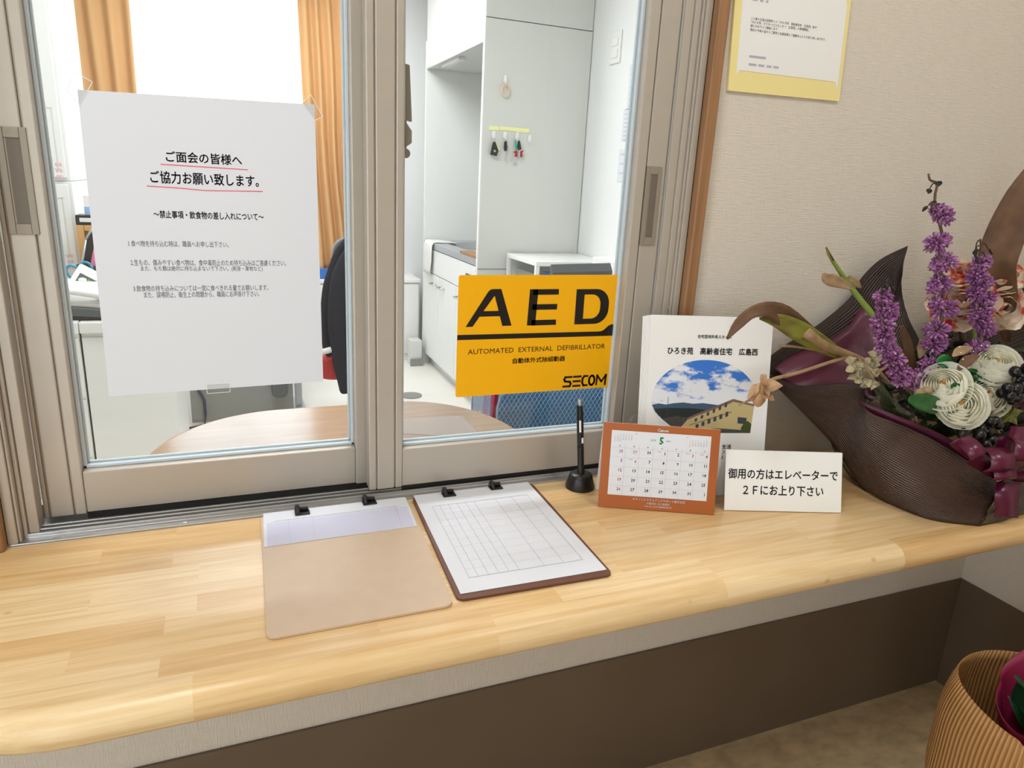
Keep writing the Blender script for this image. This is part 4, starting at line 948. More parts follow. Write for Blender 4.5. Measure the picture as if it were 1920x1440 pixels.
tag1('rubber_ring', 'peach rubber ring hanging on the upper hook', 'ring', m, M['peach'], tuple(c), smooth=True)
def fobmesh(pts, y, th): m = MB(); m.prism([(onp(u, v).x, onp(u, v).z) for u, v in pts], lambda x, z, t: Vector((x, YP-y-t, z)), 0, th); return m
k1 = thing('key_fob', 'black square car key fob with a yellow tag on the hook nearest the panel edge', 'key', onp(924, 280))
obj('fob', fobmesh([(917, 290), (922, 267), (926, 265), (932, 282), (929, 293)], 0.012, 0.010), M['blackp'], k1, bevel=0.002)
obj('tag_strip', fobmesh([(925, 262), (928, 263), (936, 281), (932, 283)], 0.010, 0.001), M['lemon'], k1)
obj('badge', fobmesh([(922, 282), (926, 281), (927, 285), (924, 285.5)], 0.0221, 0.0006), M['alu_bright'], k1)
m = MB(); a = onp(925, 259); m.tube([(a.x+0.006*math.cos(t), YP-0.014, a.z-0.004+0.008*math.sin(t)) for t in [2*math.pi*k/14 for k in range(15)]], 0.001, 6); obj('split_ring', m, M['chrome'], k1)
k2 = thing('car_key', 'black car key with a long steel blade on the second hook', 'key', onp(946, 278))
obj('key_head', fobmesh([(943, 268), (945, 264), (948, 265), (949, 276), (948, 283), (944, 284), (942.5, 278)], 0.012, 0.008), M['blackp'], k2, bevel=0.002)
obj('blade', fobmesh([(944.3, 284), (946.3, 284), (945, 302), (943.5, 302)], 0.015, 0.002), M['steel'], k2)
m = MB(); a = onp(947, 261); m.tube([(a.x+0.007*math.cos(t), YP-0.014, a.z-0.004+0.009*math.sin(t)) for t in [2*math.pi*k/14 for k in range(15)]], 0.001, 6); obj('split_ring', m, M['chrome'], k2)
k3 = thing('key_bunch', 'bunch of keys with teal, black and red tags on the third hook', 'keys', onp(968, 275))
obj('teal_tag', fobmesh([(963, 264), (967, 263), (969, 281), (964, 281)], 0.012, 0.003), M['teal'], k3, bevel=0.0006)
obj('black_tag', fobmesh([(969, 264), (972, 264), (975, 280), (970, 282), (967, 277)], 0.016, 0.004), M['blackp'], k3, bevel=0.0006)
obj('red_tag', fobmesh([(960, 285), (966, 282), (968, 286), (968, 294), (963, 294), (964, 288)], 0.014, 0.003), M['red'], k3, bevel=0.0006)
obj('red_tag', fobmesh([(972, 284), (980, 282), (977, 288), (978, 294), (973, 295)], 0.014, 0.003), M['red'], k3, bevel=0.0006)
obj('key', fobmesh([(970, 282), (972, 282), (972, 297), (970.3, 297)], 0.020, 0.002), M['steel'], k3)
obj('key', fobmesh([(955, 302), (960, 296), (962, 299), (958, 305)], 0.016, 0.002), M['steel'], k3)
obj('key', fobmesh([(962, 303), (964, 295), (966, 296), (965.5, 304)], 0.016, 0.002), M['steel'], k3)
m = MB(); a = onp(969, 261); m.tube([(a.x+0.009*math.cos(t), YP-0.015, a.z-0.006+0.011*math.sin(t)) for t in [2*math.pi*k/14 for k in range(15)]], 0.0011, 6); obj('split_ring', m, M['chrome'], k3)

# white rack right of the kitchen panel
rk = thing('storage_rack', 'white open storage rack standing between tall panel and right office wall', 'rack', (1.52, 2.16, FL))
tl, trr = PY(966, 476, 2.40), None
rx0, rx1, ry0, ry1, rz = 1.345, 1.757, 2.02, 2.405, 0.150
m = MB(); m.box(rx0, rx1, ry0, ry1, rz-0.022, rz); obj('top_board', m, M['white_gloss'], rk, bevel=0.002)
for x in (rx0, rx1-0.02):
    for y in (ry0, ry1-0.02):
        m = MB(); m.box(x, x+0.02, y, y+0.02, FL, rz-0.022); obj('post', m, M['white_gloss'], rk, bevel=0.002)
m = MB(); m.box(rx0+0.02, rx1-0.02, ry1-0.015, ry1-0.005, FL+0.1, rz-0.022); obj('back_board', m, M['panel_grey'], rk)
for z in (-0.16, -0.45):
    m = MB(); m.box(rx0+0.021, rx1-0.021, ry0+0.002, ry1-0.016, z-0.018, z); obj('shelf', m, M['white_gloss'], rk, bevel=0.002)
m = MB(); m.box(rx0+0.035, rx0+0.05, ry0+0.10, ry1-0.05, -0.159, 0.08); tag1('rack_shade_sheet', 'grey sheet standing in for the shade inside the white open rack', 'shade sheet', m, M['grey_mid'], (rx0+0.05, 2.2, -0.159))  # grey sheet put in as the shade seen through the rack's open side
m = MB(); m.box(rx0+0.07, rx0+0.16, ry0+0.02, ry0+0.08, -0.159, 0.095)
bb_ = thing('blue_box', 'blue and yellow carton inside the white open rack', 'box', (rx0+0.115, ry0+0.05, -0.159)); obj('carton', m, M['blue'], bb_, bevel=0.002)
m = MB(); m.box(rx0+0.10, rx0+0.145, ry0+0.018, ry0+0.0199, 0.02, 0.078); obj('yellow_panel', m, M['yellow'], bb_)
# dark printer on the storage cabinet nearer the window
pr = thing('dark_printer', 'dark grey office machine with a slanted lid peeking over the yellow sign', 'printer', (1.40, 1.55, -0.16))
c0 = PY(1037, 497, 1.50); c1 = PY(1150, 494, 1.50)
m = MB(); m.add([(c0.x, 1.50, c0.z-0.35), (c1.x, 1.50, c0.z-0.35), (c1.x, 1.50, c1.z-0.03), (c0.x, 1.50, c0.z-0.03), (c0.x, 1.56, c0.z-0.35), (c1.x, 1.56, c0.z-0.35), (c1.x, 1.525, c1.z+0.0), (c0.x, 1.525, c0.z+0.0)],
      [(0, 1, 2, 3), (4, 7, 6, 5), (0, 4, 5, 1), (1, 5, 6, 2), (2, 6, 7, 3), (3, 7, 4, 0)]); obj('housing', m, M['grey_dark'], pr, bevel=0.002)
m = MB(); x0 = c0.x+(c1.x-c0.x)*0.47; m.box(x0, c1.x-0.004, 1.47, 1.498, c0.z-0.30, c0.z-0.055); obj('control_panel', m, M['blackp'], pr, bevel=0.003)
m = MB(); m.tube([(c0.x+0.01, 1.493, c0.z-0.045), (c0.x+0.06, 1.49, c0.z-0.07), (c0.x+0.10, 1.49, c0.z-0.10)], 0.008, 8); obj('cable', m, M['white_gloss'], pr, smooth=True)
st = thing('printer_stand', 'white stand carrying the dark office machine', 'stand', (1.40, 1.62, FL))
m = MB(); m.box(c0.x-0.02, 1.76, 1.46, 1.84, FL, c0.z-0.351); obj('body', m, M['white_lam'], st, bevel=0.003)
m = MB(); m.box(c0.x, 1.74, 1.452, 1.459, FL+0.03, c0.z-0.37); obj('door', m, M['white_lam'], st, bevel=0.002)
a = PY(1152, 491, 1.60); m = MB(); m.box(a.x, 1.755, 1.55, 1.80, c0.z-0.35, a.z); tag1('white_box', 'plain white box beside the dark office machine', 'box', m, M['white_card'], (a.x+0.1, 1.67, c0.z-0.35), bevel=0.003)

# on the right office wall: switch plate and papers
def onw(u, v): return PX(u, v, OXR-0.001)
a, b = onw(1148, 62), onw(1163, 117)
sp = thing('switch_plate', 'white double switch plate on the right office wall', 'switch', (OXR, (a.y+b.y)/2, (a.z+b.z)/2))
y0, y1 = sorted((a.y, b.y)); m = MB(); m.box(OXR-0.009, OXR-0.0005, y0, y1, b.z, a.z); obj('plate', m, M['white_gloss'], sp, bevel=0.003)
for f in (0.25, 0.62):
    z = b.z+(a.z-b.z)*f; m = MB(); m.box(OXR-0.013, OXR-0.009, y0+0.02, y1-0.02, z-0.012, z+0.025); obj('rocker', m, M['white_lam'], sp, bevel=0.002)
for i, (lab, u0, v0, u1, v1) in enumerate((('printed sheet on the right office wall below the switch plate', 1182, 120, 1215, 200), ('second printed sheet beneath the upper one on the right office wall', 1170, 205, 1205, 262), ('lowest sheet with a telephone line on the right office wall', 1162, 280, 1190, 342))):
    a, b = onw(u0, v0), onw(u1, v1); y0, y1 = sorted((a.y, b.y)); z0_, z1_ = sorted((a.z, b.z))
    r = thing('posted_sheet', lab, 'paper', (OXR-0.001, (y0+y1)/2, (z0_+z1_)/2), 'papers on the right office wall')
    m = MB(); m.box(OXR-0.0022, OXR-0.0015, y0, y1, z0_, z1_); obj('paper_sheet', m, M['paper'], r)
    m = MB()
    for k in range(7 if i < 2 else 3):
        z = z1_-0.02-(z1_-z0_)*k/(7.5 if i < 2 else 3.5)
        m.poly([(OXR-0.0025, y1-0.015, z), (OXR-0.0025, y0+0.02+0.03*(k % 3), z), (OXR-0.0025, y0+0.02+0.03*(k % 3), z-0.008), (OXR-0.0025, y1-0.015, z-0.008)])
    obj('printed_lines', m, M['rule'], r)

# far wall: low ledge cabinet, curtains
lc = thing('window_ledge_cabinet', 'low white cabinet running along the far office wall under the curtains', 'cabinet', (0.6, 3.68, FL))
m = MB(); m.box(-0.55, 1.186, 3.58, OYF-0.001, FL, -0.175); obj('body', m, M['white_lam'], lc, bevel=0.002)
m = MB(); m.box(-0.56, 1.188, 3.565, OYF-0.001, -0.174, -0.150); obj('top_board', m, M['cream'] if False else M['white_gloss'], lc, bevel=0.003)
for k in range(3):
    m = MB(); x = -0.54+k*0.576; m.box(x, x+0.566, 3.572, 3.579, FL+0.05, -0.185); obj('door', m, M['white_lam'], lc, bevel=0.002)
m = MB(); m.box(1.09, 1.165, 3.42, 3.52, FL+0.0005, FL+0.17); fb = thing('floor_box', 'small grey box on the floor before the far white cabinet', 'box', (1.125, 3.47, FL)); obj('body', m, M['panel_grey'], fb, bevel=0.004)
m = MB(); m.box(1.085, 1.17, 3.405, 3.4195, FL+0.0005, FL+0.05); obj('front_lip', m, M['grey_mid'], fb, bevel=0.002)
p = PZ(771, 742, FL); m = MB(); m.lathe([(0.062, 0), (0.062, 0.004), (0.052, 0.007), (0.0, 0.0072)], (p.x, p.y, FL+0.0003), 28)
tag1('floor_outlet_cover', 'round grey cover set into the white office floor', 'floor cover', m, M['grey_mid'], (p.x, p.y, FL), smooth=True, angle=40)
def curtain(name, label, x0t, x1t, x0b, x1b, zt, zb, y, folds, amp, mt, pinch=None, seed=0):
    rnd = random.Random(seed); ph = [rnd.uniform(-.5, .5) for _ in range(40)]
    rows = []
    for i in range(26):
        t = i/25; z = zt+(zb-zt)*t; a, b = x0t+(x0b-x0t)*t, x1t+(x1b-x1t)*t
        if pinch: 
            w = pinch[1]*math.exp(-((t-pinch[0])/0.25)**2); b -= w
        r = []
        for j in range(folds*18+1):
            s = j/(folds*18); am = amp*(0.7+0.5*t)
            r.append((a+(b-a)*s, y+am*math.sin(2*math.pi*(s*folds+0.10*math.sin(3*t+4*s))+ph[0])+0.12*am*math.sin(2*math.pi*s*folds*1.7+t*2), z))
        rows.append(r)
    m = MB(); m.grid(rows); return tag1(name, label, 'curtain', m, mt, ((x0t+x1t)/2, y, zb), smooth=True, solid=0.003)
curtain('orange_curtain', 'orange curtain at the left side of the far window', -0.765, -0.415, -0.70, -0.43, 1.66, -0.13, 3.66, 4, 0.022, M['curtain'], None, 1)
curtain('orange_curtain', 'orange curtain gathered at the right side of the far window behind the dark jacket', 0.455, 0.700, 0.50, 0.80, 1.66, -0.13, 3.65, 4, 0.026, M['curtain'], (0.62, 0.035), 2)
curtain('sheer_curtain', 'white sheer curtain glowing in front of the far window', -0.48, 0.53, -0.48, 0.53, 1.66, -0.10, 3.73, 16, 0.010, M['sheer'], None, 3)
m = MB(); m.box(0.505, 0.80, 3.583, 3.62, -0.1495, -0.085)
cr_ = thing('blue_tray', 'blue flat tray on the far white cabinet below the orange curtain', 'tray', (0.65, 3.60, -0.1495)); obj('tray_body', m, M['blue'], cr_, bevel=0.003)

# jacket on an office chair
ch = thing('office_chair', 'office chair with a red seat draped with a dark jacket', 'chair', (0.52, 2.15, FL))
m = MB(); m.prism(rrect(0.34, 0.64, 2.06, 2.42, 0.08, 6), lambda x, y, t: Vector((x, y, t)), -0.39, -0.285); obj('seat', m, M['red'], ch, bevel=0.02, seg=3)
m = MB(); m.prism(rrect(0.43, 0.64, -0.18, 0.235, 0.07, 6), lambda x, z, t: Vector((x, 2.16+t+0.04*z, z)), 0, 0.05); obj('backrest', m, M['grey_dark'], ch, bevel=0.01)
m = MB(); m.tube([(0.345, 2.05, -0.285), (0.352, 2.04, -0.25), (0.40, 2.03, -0.236), (0.45, 2.06, -0.25)], 0.014, 8); obj('armrest', m, M['panel_grey'], ch, smooth=True)
m = MB(); m.tube([(0.56, 2.24, -0.392), (0.56, 2.24, FL+0.06)], 0.03, 12)
for k in range(5):
    a = 2*math.pi*k/5; m.tube([(0.56, 2.24, FL+0.07), (0.56+0.26*math.cos(a), 2.24+0.26*math.sin(a), FL+0.03)], [0.028, 0.018], 8)
obj('base', m, M['grey_dark'], ch, smooth=True, angle=50)
m = MB(); m.box(0.55, 0.60, 2.20, 2.235, -0.36, 0.0); obj('back_support', m, M['grey_dark'], ch)
jk = thing('dark_jacket', 'dark navy jacket hung over the office chair, sleeve hanging down', 'jacket', (0.52, 2.12, -0.4))
m = MB()
def pj(u, v, y): return PY(u, v, y)
def cr_(pts, n):
    out = []; N = len(pts)-1
    for i in range(n):
        t = i/(n-1)*N; k = min(int(t), N-1); f = t-k; p0, p1, p2, p3 = pts[max(k-1, 0)], pts[k], pts[k+1], pts[min(k+2, N)]
        out.append(0.5*((2*p1)+(p2-p0)*f+(2*p0-5*p1+4*p2-p3)*f*f+(3*p1-p0-3*p2+p3)*f**3))
    return out
rows = []
for i, (l, rr_, z, y) in enumerate(((0.50, 0.62, 0.262, 2.20), (0.48, 0.63, 0.262, 2.14), (0.46, 0.64, 0.22, 2.105), (0.44, 0.645, 0.12, 2.095), (0.43, 0.65, 0.0, 2.09), (0.43, 0.65, -0.15, 2.085), (0.445, 0.65, -0.30, 2.08), (0.475, 0.65, -0.47, 2.075))):
    rows.append([(l+(rr_-l)*s/14, y-0.018*math.sin(s*1.3+i*.4)-0.012*math.sin(s*2.9), z+0.008*math.sin(s*1.7)) for s in range(15)])
m.grid(rows); obj('body', m, M['navy'], jk, smooth=True, solid=0.014, subsurf=1)
def jtube(name, pts, rad, n, flat=1.0):
    m = MB(); m.tube(cr_([pj(*p) for p in pts], 16), [rad[min(int(i/15*(len(rad)-1)), len(rad)-2)]*(1-(i/15*(len(rad)-1) % 1 if i < 15 else 1))+rad[min(int(i/15*(len(rad)-1)), len(rad)-2)+1]*((i/15*(len(rad)-1)) % 1 if i < 15 else 1)+0.002*math.sin(i*1.9) for i in range(16)], n, flat=flat)
    obj(name, m, M['navy'], jk, smooth=True, subsurf=1)
jtube('sleeve', [(664, 462, 2.05), (646, 492, 2.04), (634, 545, 2.03), (632, 610, 2.03), (637, 670, 2.03), (644, 715, 2.03), (648, 738, 2.03)], [0.020, 0.034, 0.040, 0.040, 0.035, 0.028, 0.020], 16)
jtube('front_edge', [(668, 442, 2.11), (648, 456, 2.10), (630, 490, 2.10), (616, 540, 2.10), (610, 600, 2.10), (612, 640, 2.10), (618, 668, 2.10)], [0.016, 0.022, 0.024, 0.026, 0.026, 0.024, 0.014], 14)
# grey desk beyond the table, seen under the notice
dk = thing('grey_desk', 'desk with grey front panel and steel leg seen under the notice', 'desk', (0.05, 2.85, FL))
m = MB(); m.box(PY(358, 760, 2.50).x, 0.262, 2.50, 2.515, FL+0.02, -0.03); obj('front_panel', m, M['grey_mid'], dk, bevel=0.002)
m = MB(); m.box(-0.26, 0.36, 2.46, 3.10, -0.029, 0.0); obj('desktop', m, M['grey_mid'], dk, bevel=0.004)
for x in (0.303, -0.18):
    m = MB(); m.box(x-0.018, x+0.018, 2.68, 2.72, FL+0.012, -0.03); m.box(x-0.032, x+0.032, 2.64, 2.85, FL, FL+0.012); obj('leg', m, M['steel'], dk, bevel=0.005)
m = MB(); a, b = PY(372, 732, 2.485), PY(384, 795, 2.485)
m.tube([(a.x, 2.49, a.z+0.35), (a.x, 2.49, a.z), (a.x+0.022, 2.487, a.z-0.05), (b.x+0.006, 2.488, b.z+0.05), (b.x, 2.485, FL+0.01), (b.x-0.1, 2.45, FL+0.008)], 0.006, 8)
tag1('power_cord', 'dark blue cord hanging down the grey desk front panel', 'cord', m, mat('cord_blue', (52, 62, 92), 0.5), (a.x, 2.49, FL), smooth=True)
a, b = PY(509, 715, 2.42), PY(541, 746, 2.42)
m = MB(); m.prism(rrect(a.x, b.x, b.z, a.z+0.06, 0.03, 5), lambda x, z, t: Vector((x, 2.42+t, z)), 0, 0.07)
tag1('desk_caddy', 'small dark grey holder hung under the grey desk', 'holder', m, M['grey_dark'], ((a.x+b.x)/2, 2.45, a.z), bevel=0.012, seg=3)

# white side cabinets with telephone at left
c1_ = thing('side_cabinet', 'narrow white drawer cabinet under the telephone, left of the wide white cabinet', 'cabinet', (-0.62, 1.75, FL))
sx = -0.4735
m = MB(); m.box(-0.80, sx-0.0025, 1.605, 2.10, FL, -0.046); obj('body', m, M['white_lam'], c1_, bevel=0.002)
m = MB(); m.box(-0.81, sx-0.0008, 1.592, 2.10, -0.045, -0.005); obj('top_board', m, M['white_lam'], c1_, bevel=0.004)
for i in range(3):
    z = -0.06-i*0.215; m = MB(); m.box(-0.795, sx-0.004, 1.598, 1.604, z-0.205, z); d = obj('drawer', m, M['white_lam'], c1_, bevel=0.0015)
    m = MB(); m.box(-0.52, -0.494, 1.5945, 1.598, z-0.05, z-0.042); m.box(-0.52, -0.494, 1.5945, 1.598, z-0.028, z-0.022); obj('finger_pull', m, M['panel_grey'], d, bevel=0.001)
c2_ = thing('side_cabinet', 'wide white cabinet behind the lower left corner of the notice', 'cabinet', (-0.33, 1.75, FL))
m = MB(); m.box(sx+0.0025, -0.20, 1.612, 2.10, FL, -0.046); obj('body', m, M['white_lam'], c2_, bevel=0.002)
m = MB(); m.box(sx+0.0008, -0.19, 1.596, 2.10, -0.045, -0.007); obj('top_board', m, M['white_lam'], c2_, bevel=0.004)
m = MB(); m.box(sx+0.004, -0.203, 1.604, 1.611, FL+0.02, -0.06); obj('door', m, M['white_lam'], c2_, bevel=0.0015)
# letter tray, telephone, pen pot
tz = -0.0045
m = MB(); lt_ = thing('phone_stand', 'dark grey tilted stand under the white telephone', 'stand', (-0.48, 1.72, tz))
m.add([(-0.60, 1.62, tz+0.055), (-0.36, 1.62, tz+0.03), (-0.36, 1.88, tz+0.06), (-0.60, 1.88, tz+0.085), (-0.60, 1.62, tz+0.02), (-0.36, 1.62, tz+0.006), (-0.36, 1.88, tz+0.006), (-0.60, 1.88, tz+0.02)],
      [(0, 1, 2, 3), (4, 7, 6, 5), (0, 4, 5, 1), (1, 5, 6, 2), (2, 6, 7, 3), (3, 7, 4, 0)]); obj('tray', m, M['grey_dark'], lt_, bevel=0.004)
m = MB(); m.box(-0.58, -0.37, 1.63, 1.86, tz+0.0005, tz+0.012); obj('foot', m, M['blackp'], lt_)
tp = thing('telephone', 'white desk telephone with a green display on the left cabinet', 'telephone', (-0.48, 1.72, tz+0.06))
m = MB(); rows = []
for y, h in ((1.635, 0.012), (1.66, 0.030), (1.74, 0.045), (1.84, 0.060), (1.875, 0.055)):
    rows.append([(x, y, tz+0.058-(x+0.60)*0.105+h*(1-((x+0.475)/0.16)**4)+(0.0)) for x in (-0.60, -0.585, -0.56, -0.50, -0.44, -0.40, -0.37, -0.355)])
m.grid(rows); m.grid([[(p[0], p[1], tz+0.058-(p[0]+0.60)*0.105) for p in r] for r in rows]); 
for side_ in (0, -1): m.grid([rows[side_], [(p[0], p[1], tz+0.058-(p[0]+0.60)*0.105) for p in rows[side_]]])
obj('base', m, M['white_gloss'], tp, smooth=True, angle=40)
m = MB(); m.tube([(-0.56, 1.65, tz+0.085), (-0.50, 1.64, tz+0.098), (-0.43, 1.64, tz+0.086), (-0.37, 1.65, tz+0.070)], [0.022, 0.020, 0.020, 0.024], 12, flat=0.7); obj('handset', m, M['white_gloss'], tp, smooth=True)
# display head standing up at the back
o = Vector((-0.535, 1.80, tz+0.085)); m = MB(); ax = Vector((0.095, 0.0, -0.060)); az = Vector((0.045, 0.04, 0.075))
m.obox(o, ax, Vector((0, 0.03, 0)), az); hd_ = obj('display_head', m, M['white_gloss'], tp, bevel=0.008, seg=3)
m = MB(); m.obox(o+ax*0.15+az*0.22+Vector((0, -0.002, 0)), ax*0.65, Vector((0, 0.003, 0)), az*0.50); obj('display_bezel', m, M['grey_dark'], hd_)
m = MB(); m.obox(o+ax*0.42+az*0.28+Vector((0, -0.0035, 0)), ax*0.34, Vector((0, 0.002, 0)), az*0.36); obj('green_screen', m, mat('lcd_green', (110, 180, 70), 0.3), hd_)
m = MB(); c = o+ax*0.30+az*0.52+Vector((0, -0.004, 0)); m.ell(c, 0.014, 0.006, 0.009); obj('round_button', m, M['white_gloss'], hd_, smooth=True)
pp = thing('pen_pot', 'black mesh pen pot behind the telephone', 'pen pot', (-0.465, 1.98, tz))
Yp = 1.98
def PP(u, v, y=Yp): return PY(u, v, y)
b0 = PP(158, 545); m = MB()
m.lathe([(0.045, 0), (0.045, 0.003), (0.047, 0.135), (0.043, 0.135), (0.041, 0.004)], (b0.x+0.025, Yp+0.03, tz+0.0008), 20); obj('pot', m, mat('mesh_black', (44, 42, 44), 0.6, noise=0.5, nscale=400), pp, smooth=True, angle=40)
sc_ = thing('scissors', 'scissors with turquoise handles standing in the black pen pot', 'scissors', tuple(PP(150, 520)))
for (u, v, r1, r2) in ((138, 511, 0.020, 0.028), (161, 502, 0.019, 0.021)):
    c = PP(u, v, 1.955); m = MB(); a0 = 0.5
    m.tube([(c.x+r1*math.cos(t)*math.cos(a0)-r2*math.sin(t)*math.sin(a0), 1.955, c.z+r1*math.cos(t)*math.sin(a0)+r2*math.sin(t)*math.cos(a0)) for t in [2*math.pi*k/20 for k in range(21)]], 0.0045, 8); obj('handle', m, M['cyan'], sc_, smooth=True)
m = MB(); a, b = PP(147, 512, 1.955), PP(160, 560, 1.96); d = b-a; m.obox(a, (0.010, 0, 0), (0, 0.003, 0), d); obj('blade', m, M['steel'], sc_)
mk = thing('tape_marker', 'lime green marker pen lying tilted in the pen pot', 'marker', tuple(PP(168, 520)))
a, b = PP(157, 505, 1.94), PP(192, 548, 1.94); m = MB(); m.tube([a, a+(b-a)*.1, a+(b-a)*.5, a+(b-a)*.85, b], [0.016, 0.022, 0.022, 0.014, 0.006], 16); obj('body', m, M['lime'], mk, smooth=True)
c = a+(b-a)*.25; m = MB(); m.ell(c+Vector((0, -0.016, 0)), 0.020, 0.008, 0.016); obj('cap', m, M['green'], mk, smooth=True)
a, b = PP(182, 468, 2.0), PP(173, 515, 2.0); m = MB(); m.tube([a, b], [0.012, 0.012], 12); tag1('pink_marker', 'pink marker pen upright behind the lime marker', 'marker', m, M['pink'], tuple(b), smooth=True, angle=40)
a = [PP(u, v, 2.062) for u, v in ((146, 545), (162, 448), (174, 428), (190, 440), (192, 560), (150, 560))]
m = MB(); m.poly(a); m.poly([p+Vector((0, 0.045, 0)) for p in a][::-1]); n_ = len(a)
m.add(a+[p+Vector((0, 0.045, 0)) for p in a], [(i, (i+1) % n_, n_+(i+1) % n_, n_+i) for i in range(n_)])
bg_ = thing('black_organizer', 'black upright organizer with a slanted steel edge behind the pen pot', 'organizer', (-0.44, 2.05, tz)); obj('body', m, M['blackp'], bg_)
m = MB(); m.tube([a[1]+Vector((0, -0.004, 0)), a[2]+Vector((0, -0.004, 0)), a[2]+Vector((0.08, -0.004, 0.02))], 0.005, 8); m.tube([a[0]+Vector((0, -0.004, 0)), a[1]+Vector((0, -0.004, 0))], 0.004, 8); obj('steel_edge', m, M['steel'], bg_, smooth=True)
# pine shelf unit with dark box behind
ps_ = thing('pine_shelf', 'pine wood shelf unit half hidden behind the notice', 'shelf', (-0.42, 2.16, FL))
p = PY(142, 422, 2.115)
m = MB(); m.box(p.x, p.x+0.025, 2.115, 2.215, FL, p.z); m.box(-0.30, -0.275, 2.115, 2.215, FL, p.z); obj('side_board', m, M['pine'], ps_, bevel=0.002)
m = MB(); m.box(p.x+0.026, -0.301, 2.115, 2.215, p.z-0.022, p.z); obj('top_board', m, M['pine'], ps_, bevel=0.002)
m = MB(); m.box(p.x+0.026, -0.301, 2.205, 2.215, FL, p.z-0.023); obj('back_board', m, M['panel_grey'], ps_)
a, b = PY(140, 403, 2.117), PY(140, 421, 2.117); m = MB(); m.box(a.x, a.x+0.22, 2.117, 2.21, p.z+0.0005, a.z)
bk = thing('black_case', 'black case with a white label on top of the pine shelf', 'case', (a.x+0.11, 2.16, p.z)); obj('case', m, M['blackp'], bk, bevel=0.003)
m = MB(); m.box(a.x+0.014, a.x+0.15, 2.1155, 2.1169, p.z+0.012, a.z-0.01); obj('label', m, M['white_card'], bk)
a2 = PY(157, 366, 2.14); m = MB(); m.box(a2.x-0.003, a2.x+0.16, 2.14, 2.19, a.z+0.0008, a2.z)
bb2 = thing('card_box', 'white and light blue card box standing on the black case', 'box', (a2.x+0.08, 2.16, a.z)); obj('carton', m, M['white_card'], bb2, bevel=0.002)
m = MB(); m.box(a2.x-0.004, a2.x+0.161, 2.1385, 2.1399, a.z+0.0008, a.z+0.03); obj('blue_band', m, M['lblue'], bb2)
# tall white lockers at the left
for i, (z0_, z1_) in enumerate(((0.4255, 1.45), (FL, 0.425))):
    lx = -0.548
    r = thing('white_locker', ('upper white locker unit left of the orange curtain', 'lower white locker unit left of the pine shelf')[i], 'locker', (-0.8, 2.5, z0_))
    m = MB(); m.box(-1.20, lx, 2.225, 2.75, z0_, z1_); obj('body', m, M['white_lam'], r, bevel=0.004)
    m = MB(); m.box(-0.87, lx-0.012, 2.21, 2.224, z0_+0.012, z1_-0.012); d = obj('door', m, M['white_lam'], r, bevel=0.003)
    m = MB(); m.box(-1.19, -0.88, 2.21, 2.224, z0_+0.012, z1_-0.012); obj('door', m, M['white_lam'], r, bevel=0.003)
    hz = PY(100, 260, 2.21).z if i == 0 else PY(114, 425, 2.21).z
    m = MB(); x0 = -0.612; 
    for q in ((x0, x0+0.003, -.11, .11), (x0+0.027, x0+0.030, -.11, .11), (x0, x0+0.03, .108, .111), (x0, x0+0.03, -.111, -.108)): m.box(q[0], q[1], 2.208, 2.2099, hz+q[2], hz+q[3])
    obj('recessed_handle', m, M['panel_grey'], d)
    lzz = PY(103, 308, 2.21).z if i == 0 else PY(125, 480, 2.21).z
    m = MB()
    for k in range(3):
        for s in (0, 1): m.ell((-0.588+s*0.012, 2.2088, lzz-k*0.022), 0.005, 0.0008, 0.007)
    obj('red_marks', m, mat('pale_red_mark', (232, 190, 198), 0.6), d)
m = MB(); zz = PY(88, 368, 2.21).z; m.box(-0.66, -0.628, 2.2072, 2.2098, zz-0.008, zz+0.008); tag1('locker_tag', 'small red-brown tag on the lower locker door', 'tag', m, mat('tag_red', (196, 120, 110), 0.5), (-0.645, 2.208, zz))
m = MB(); a, b = PY(42, 90, 2.204), PY(72, 300, 2.204); m.box(-0.86, b.x-0.012, 2.204, 2.2085, b.z, a.z+0.12)
nb = thing('sage_board', 'grey-green board hung on the upper locker close to the left sash', 'board', (-0.74, 2.206, b.z)); obj('panel', m, mat('sage_grey', (176, 190, 186), 0.5), nb)
m = MB(); m.box(-0.862, b.x-0.010, 2.2025, 2.2039, b.z, b.z+0.012); obj('lower_rail', m, M['grey_mid'], nb)

# ================================================================== FLOWER BOUQUET ON THE COUNTER
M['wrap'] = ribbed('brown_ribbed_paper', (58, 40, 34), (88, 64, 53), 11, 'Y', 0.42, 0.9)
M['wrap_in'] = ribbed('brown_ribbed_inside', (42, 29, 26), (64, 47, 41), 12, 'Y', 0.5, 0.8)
M['film'] = mat('dark_glossy_film', (36, 24, 22), 0.22, bump=0.5, bscale=60)
M['maroon'] = mat('maroon_tissue', (84, 26, 50), 0.4, bump=1.0, bscale=26)
M['ribbon'] = mat('maroon_satin', (90, 18, 50), 0.3)
M['lav'] = mat('lavender_floret', (142, 84, 136), 0.6, noise=0.35, nscale=260)
M['lav2'] = mat('pale_lavender_floret', (178, 126, 170), 0.6, noise=0.2, nscale=260)
M['petal'] = fabric('ivory_petal', (255, 253, 240), 0.4)
M['petal2'] = fabric('greenish_white_petal', (252, 253, 242), 0.4)
M['bud'] = mat('golden_centre', (196, 150, 80), 0.7, noise=0.4, nscale=400)
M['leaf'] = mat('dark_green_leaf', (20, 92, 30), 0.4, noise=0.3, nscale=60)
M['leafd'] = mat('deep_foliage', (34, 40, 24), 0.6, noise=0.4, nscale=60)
M['vine'] = mat('vine_leaf', (128, 132, 62), 0.55, noise=0.25, nscale=60)
M['drybrown'] = mat('dry_brown_leaf', (104, 74, 50), 0.65, noise=0.25, nscale=40, stretch=(1, 1, 1))
M['drytan'] = mat('dry_tan_stem', (160, 132, 96), 0.65, noise=0.25, nscale=60)
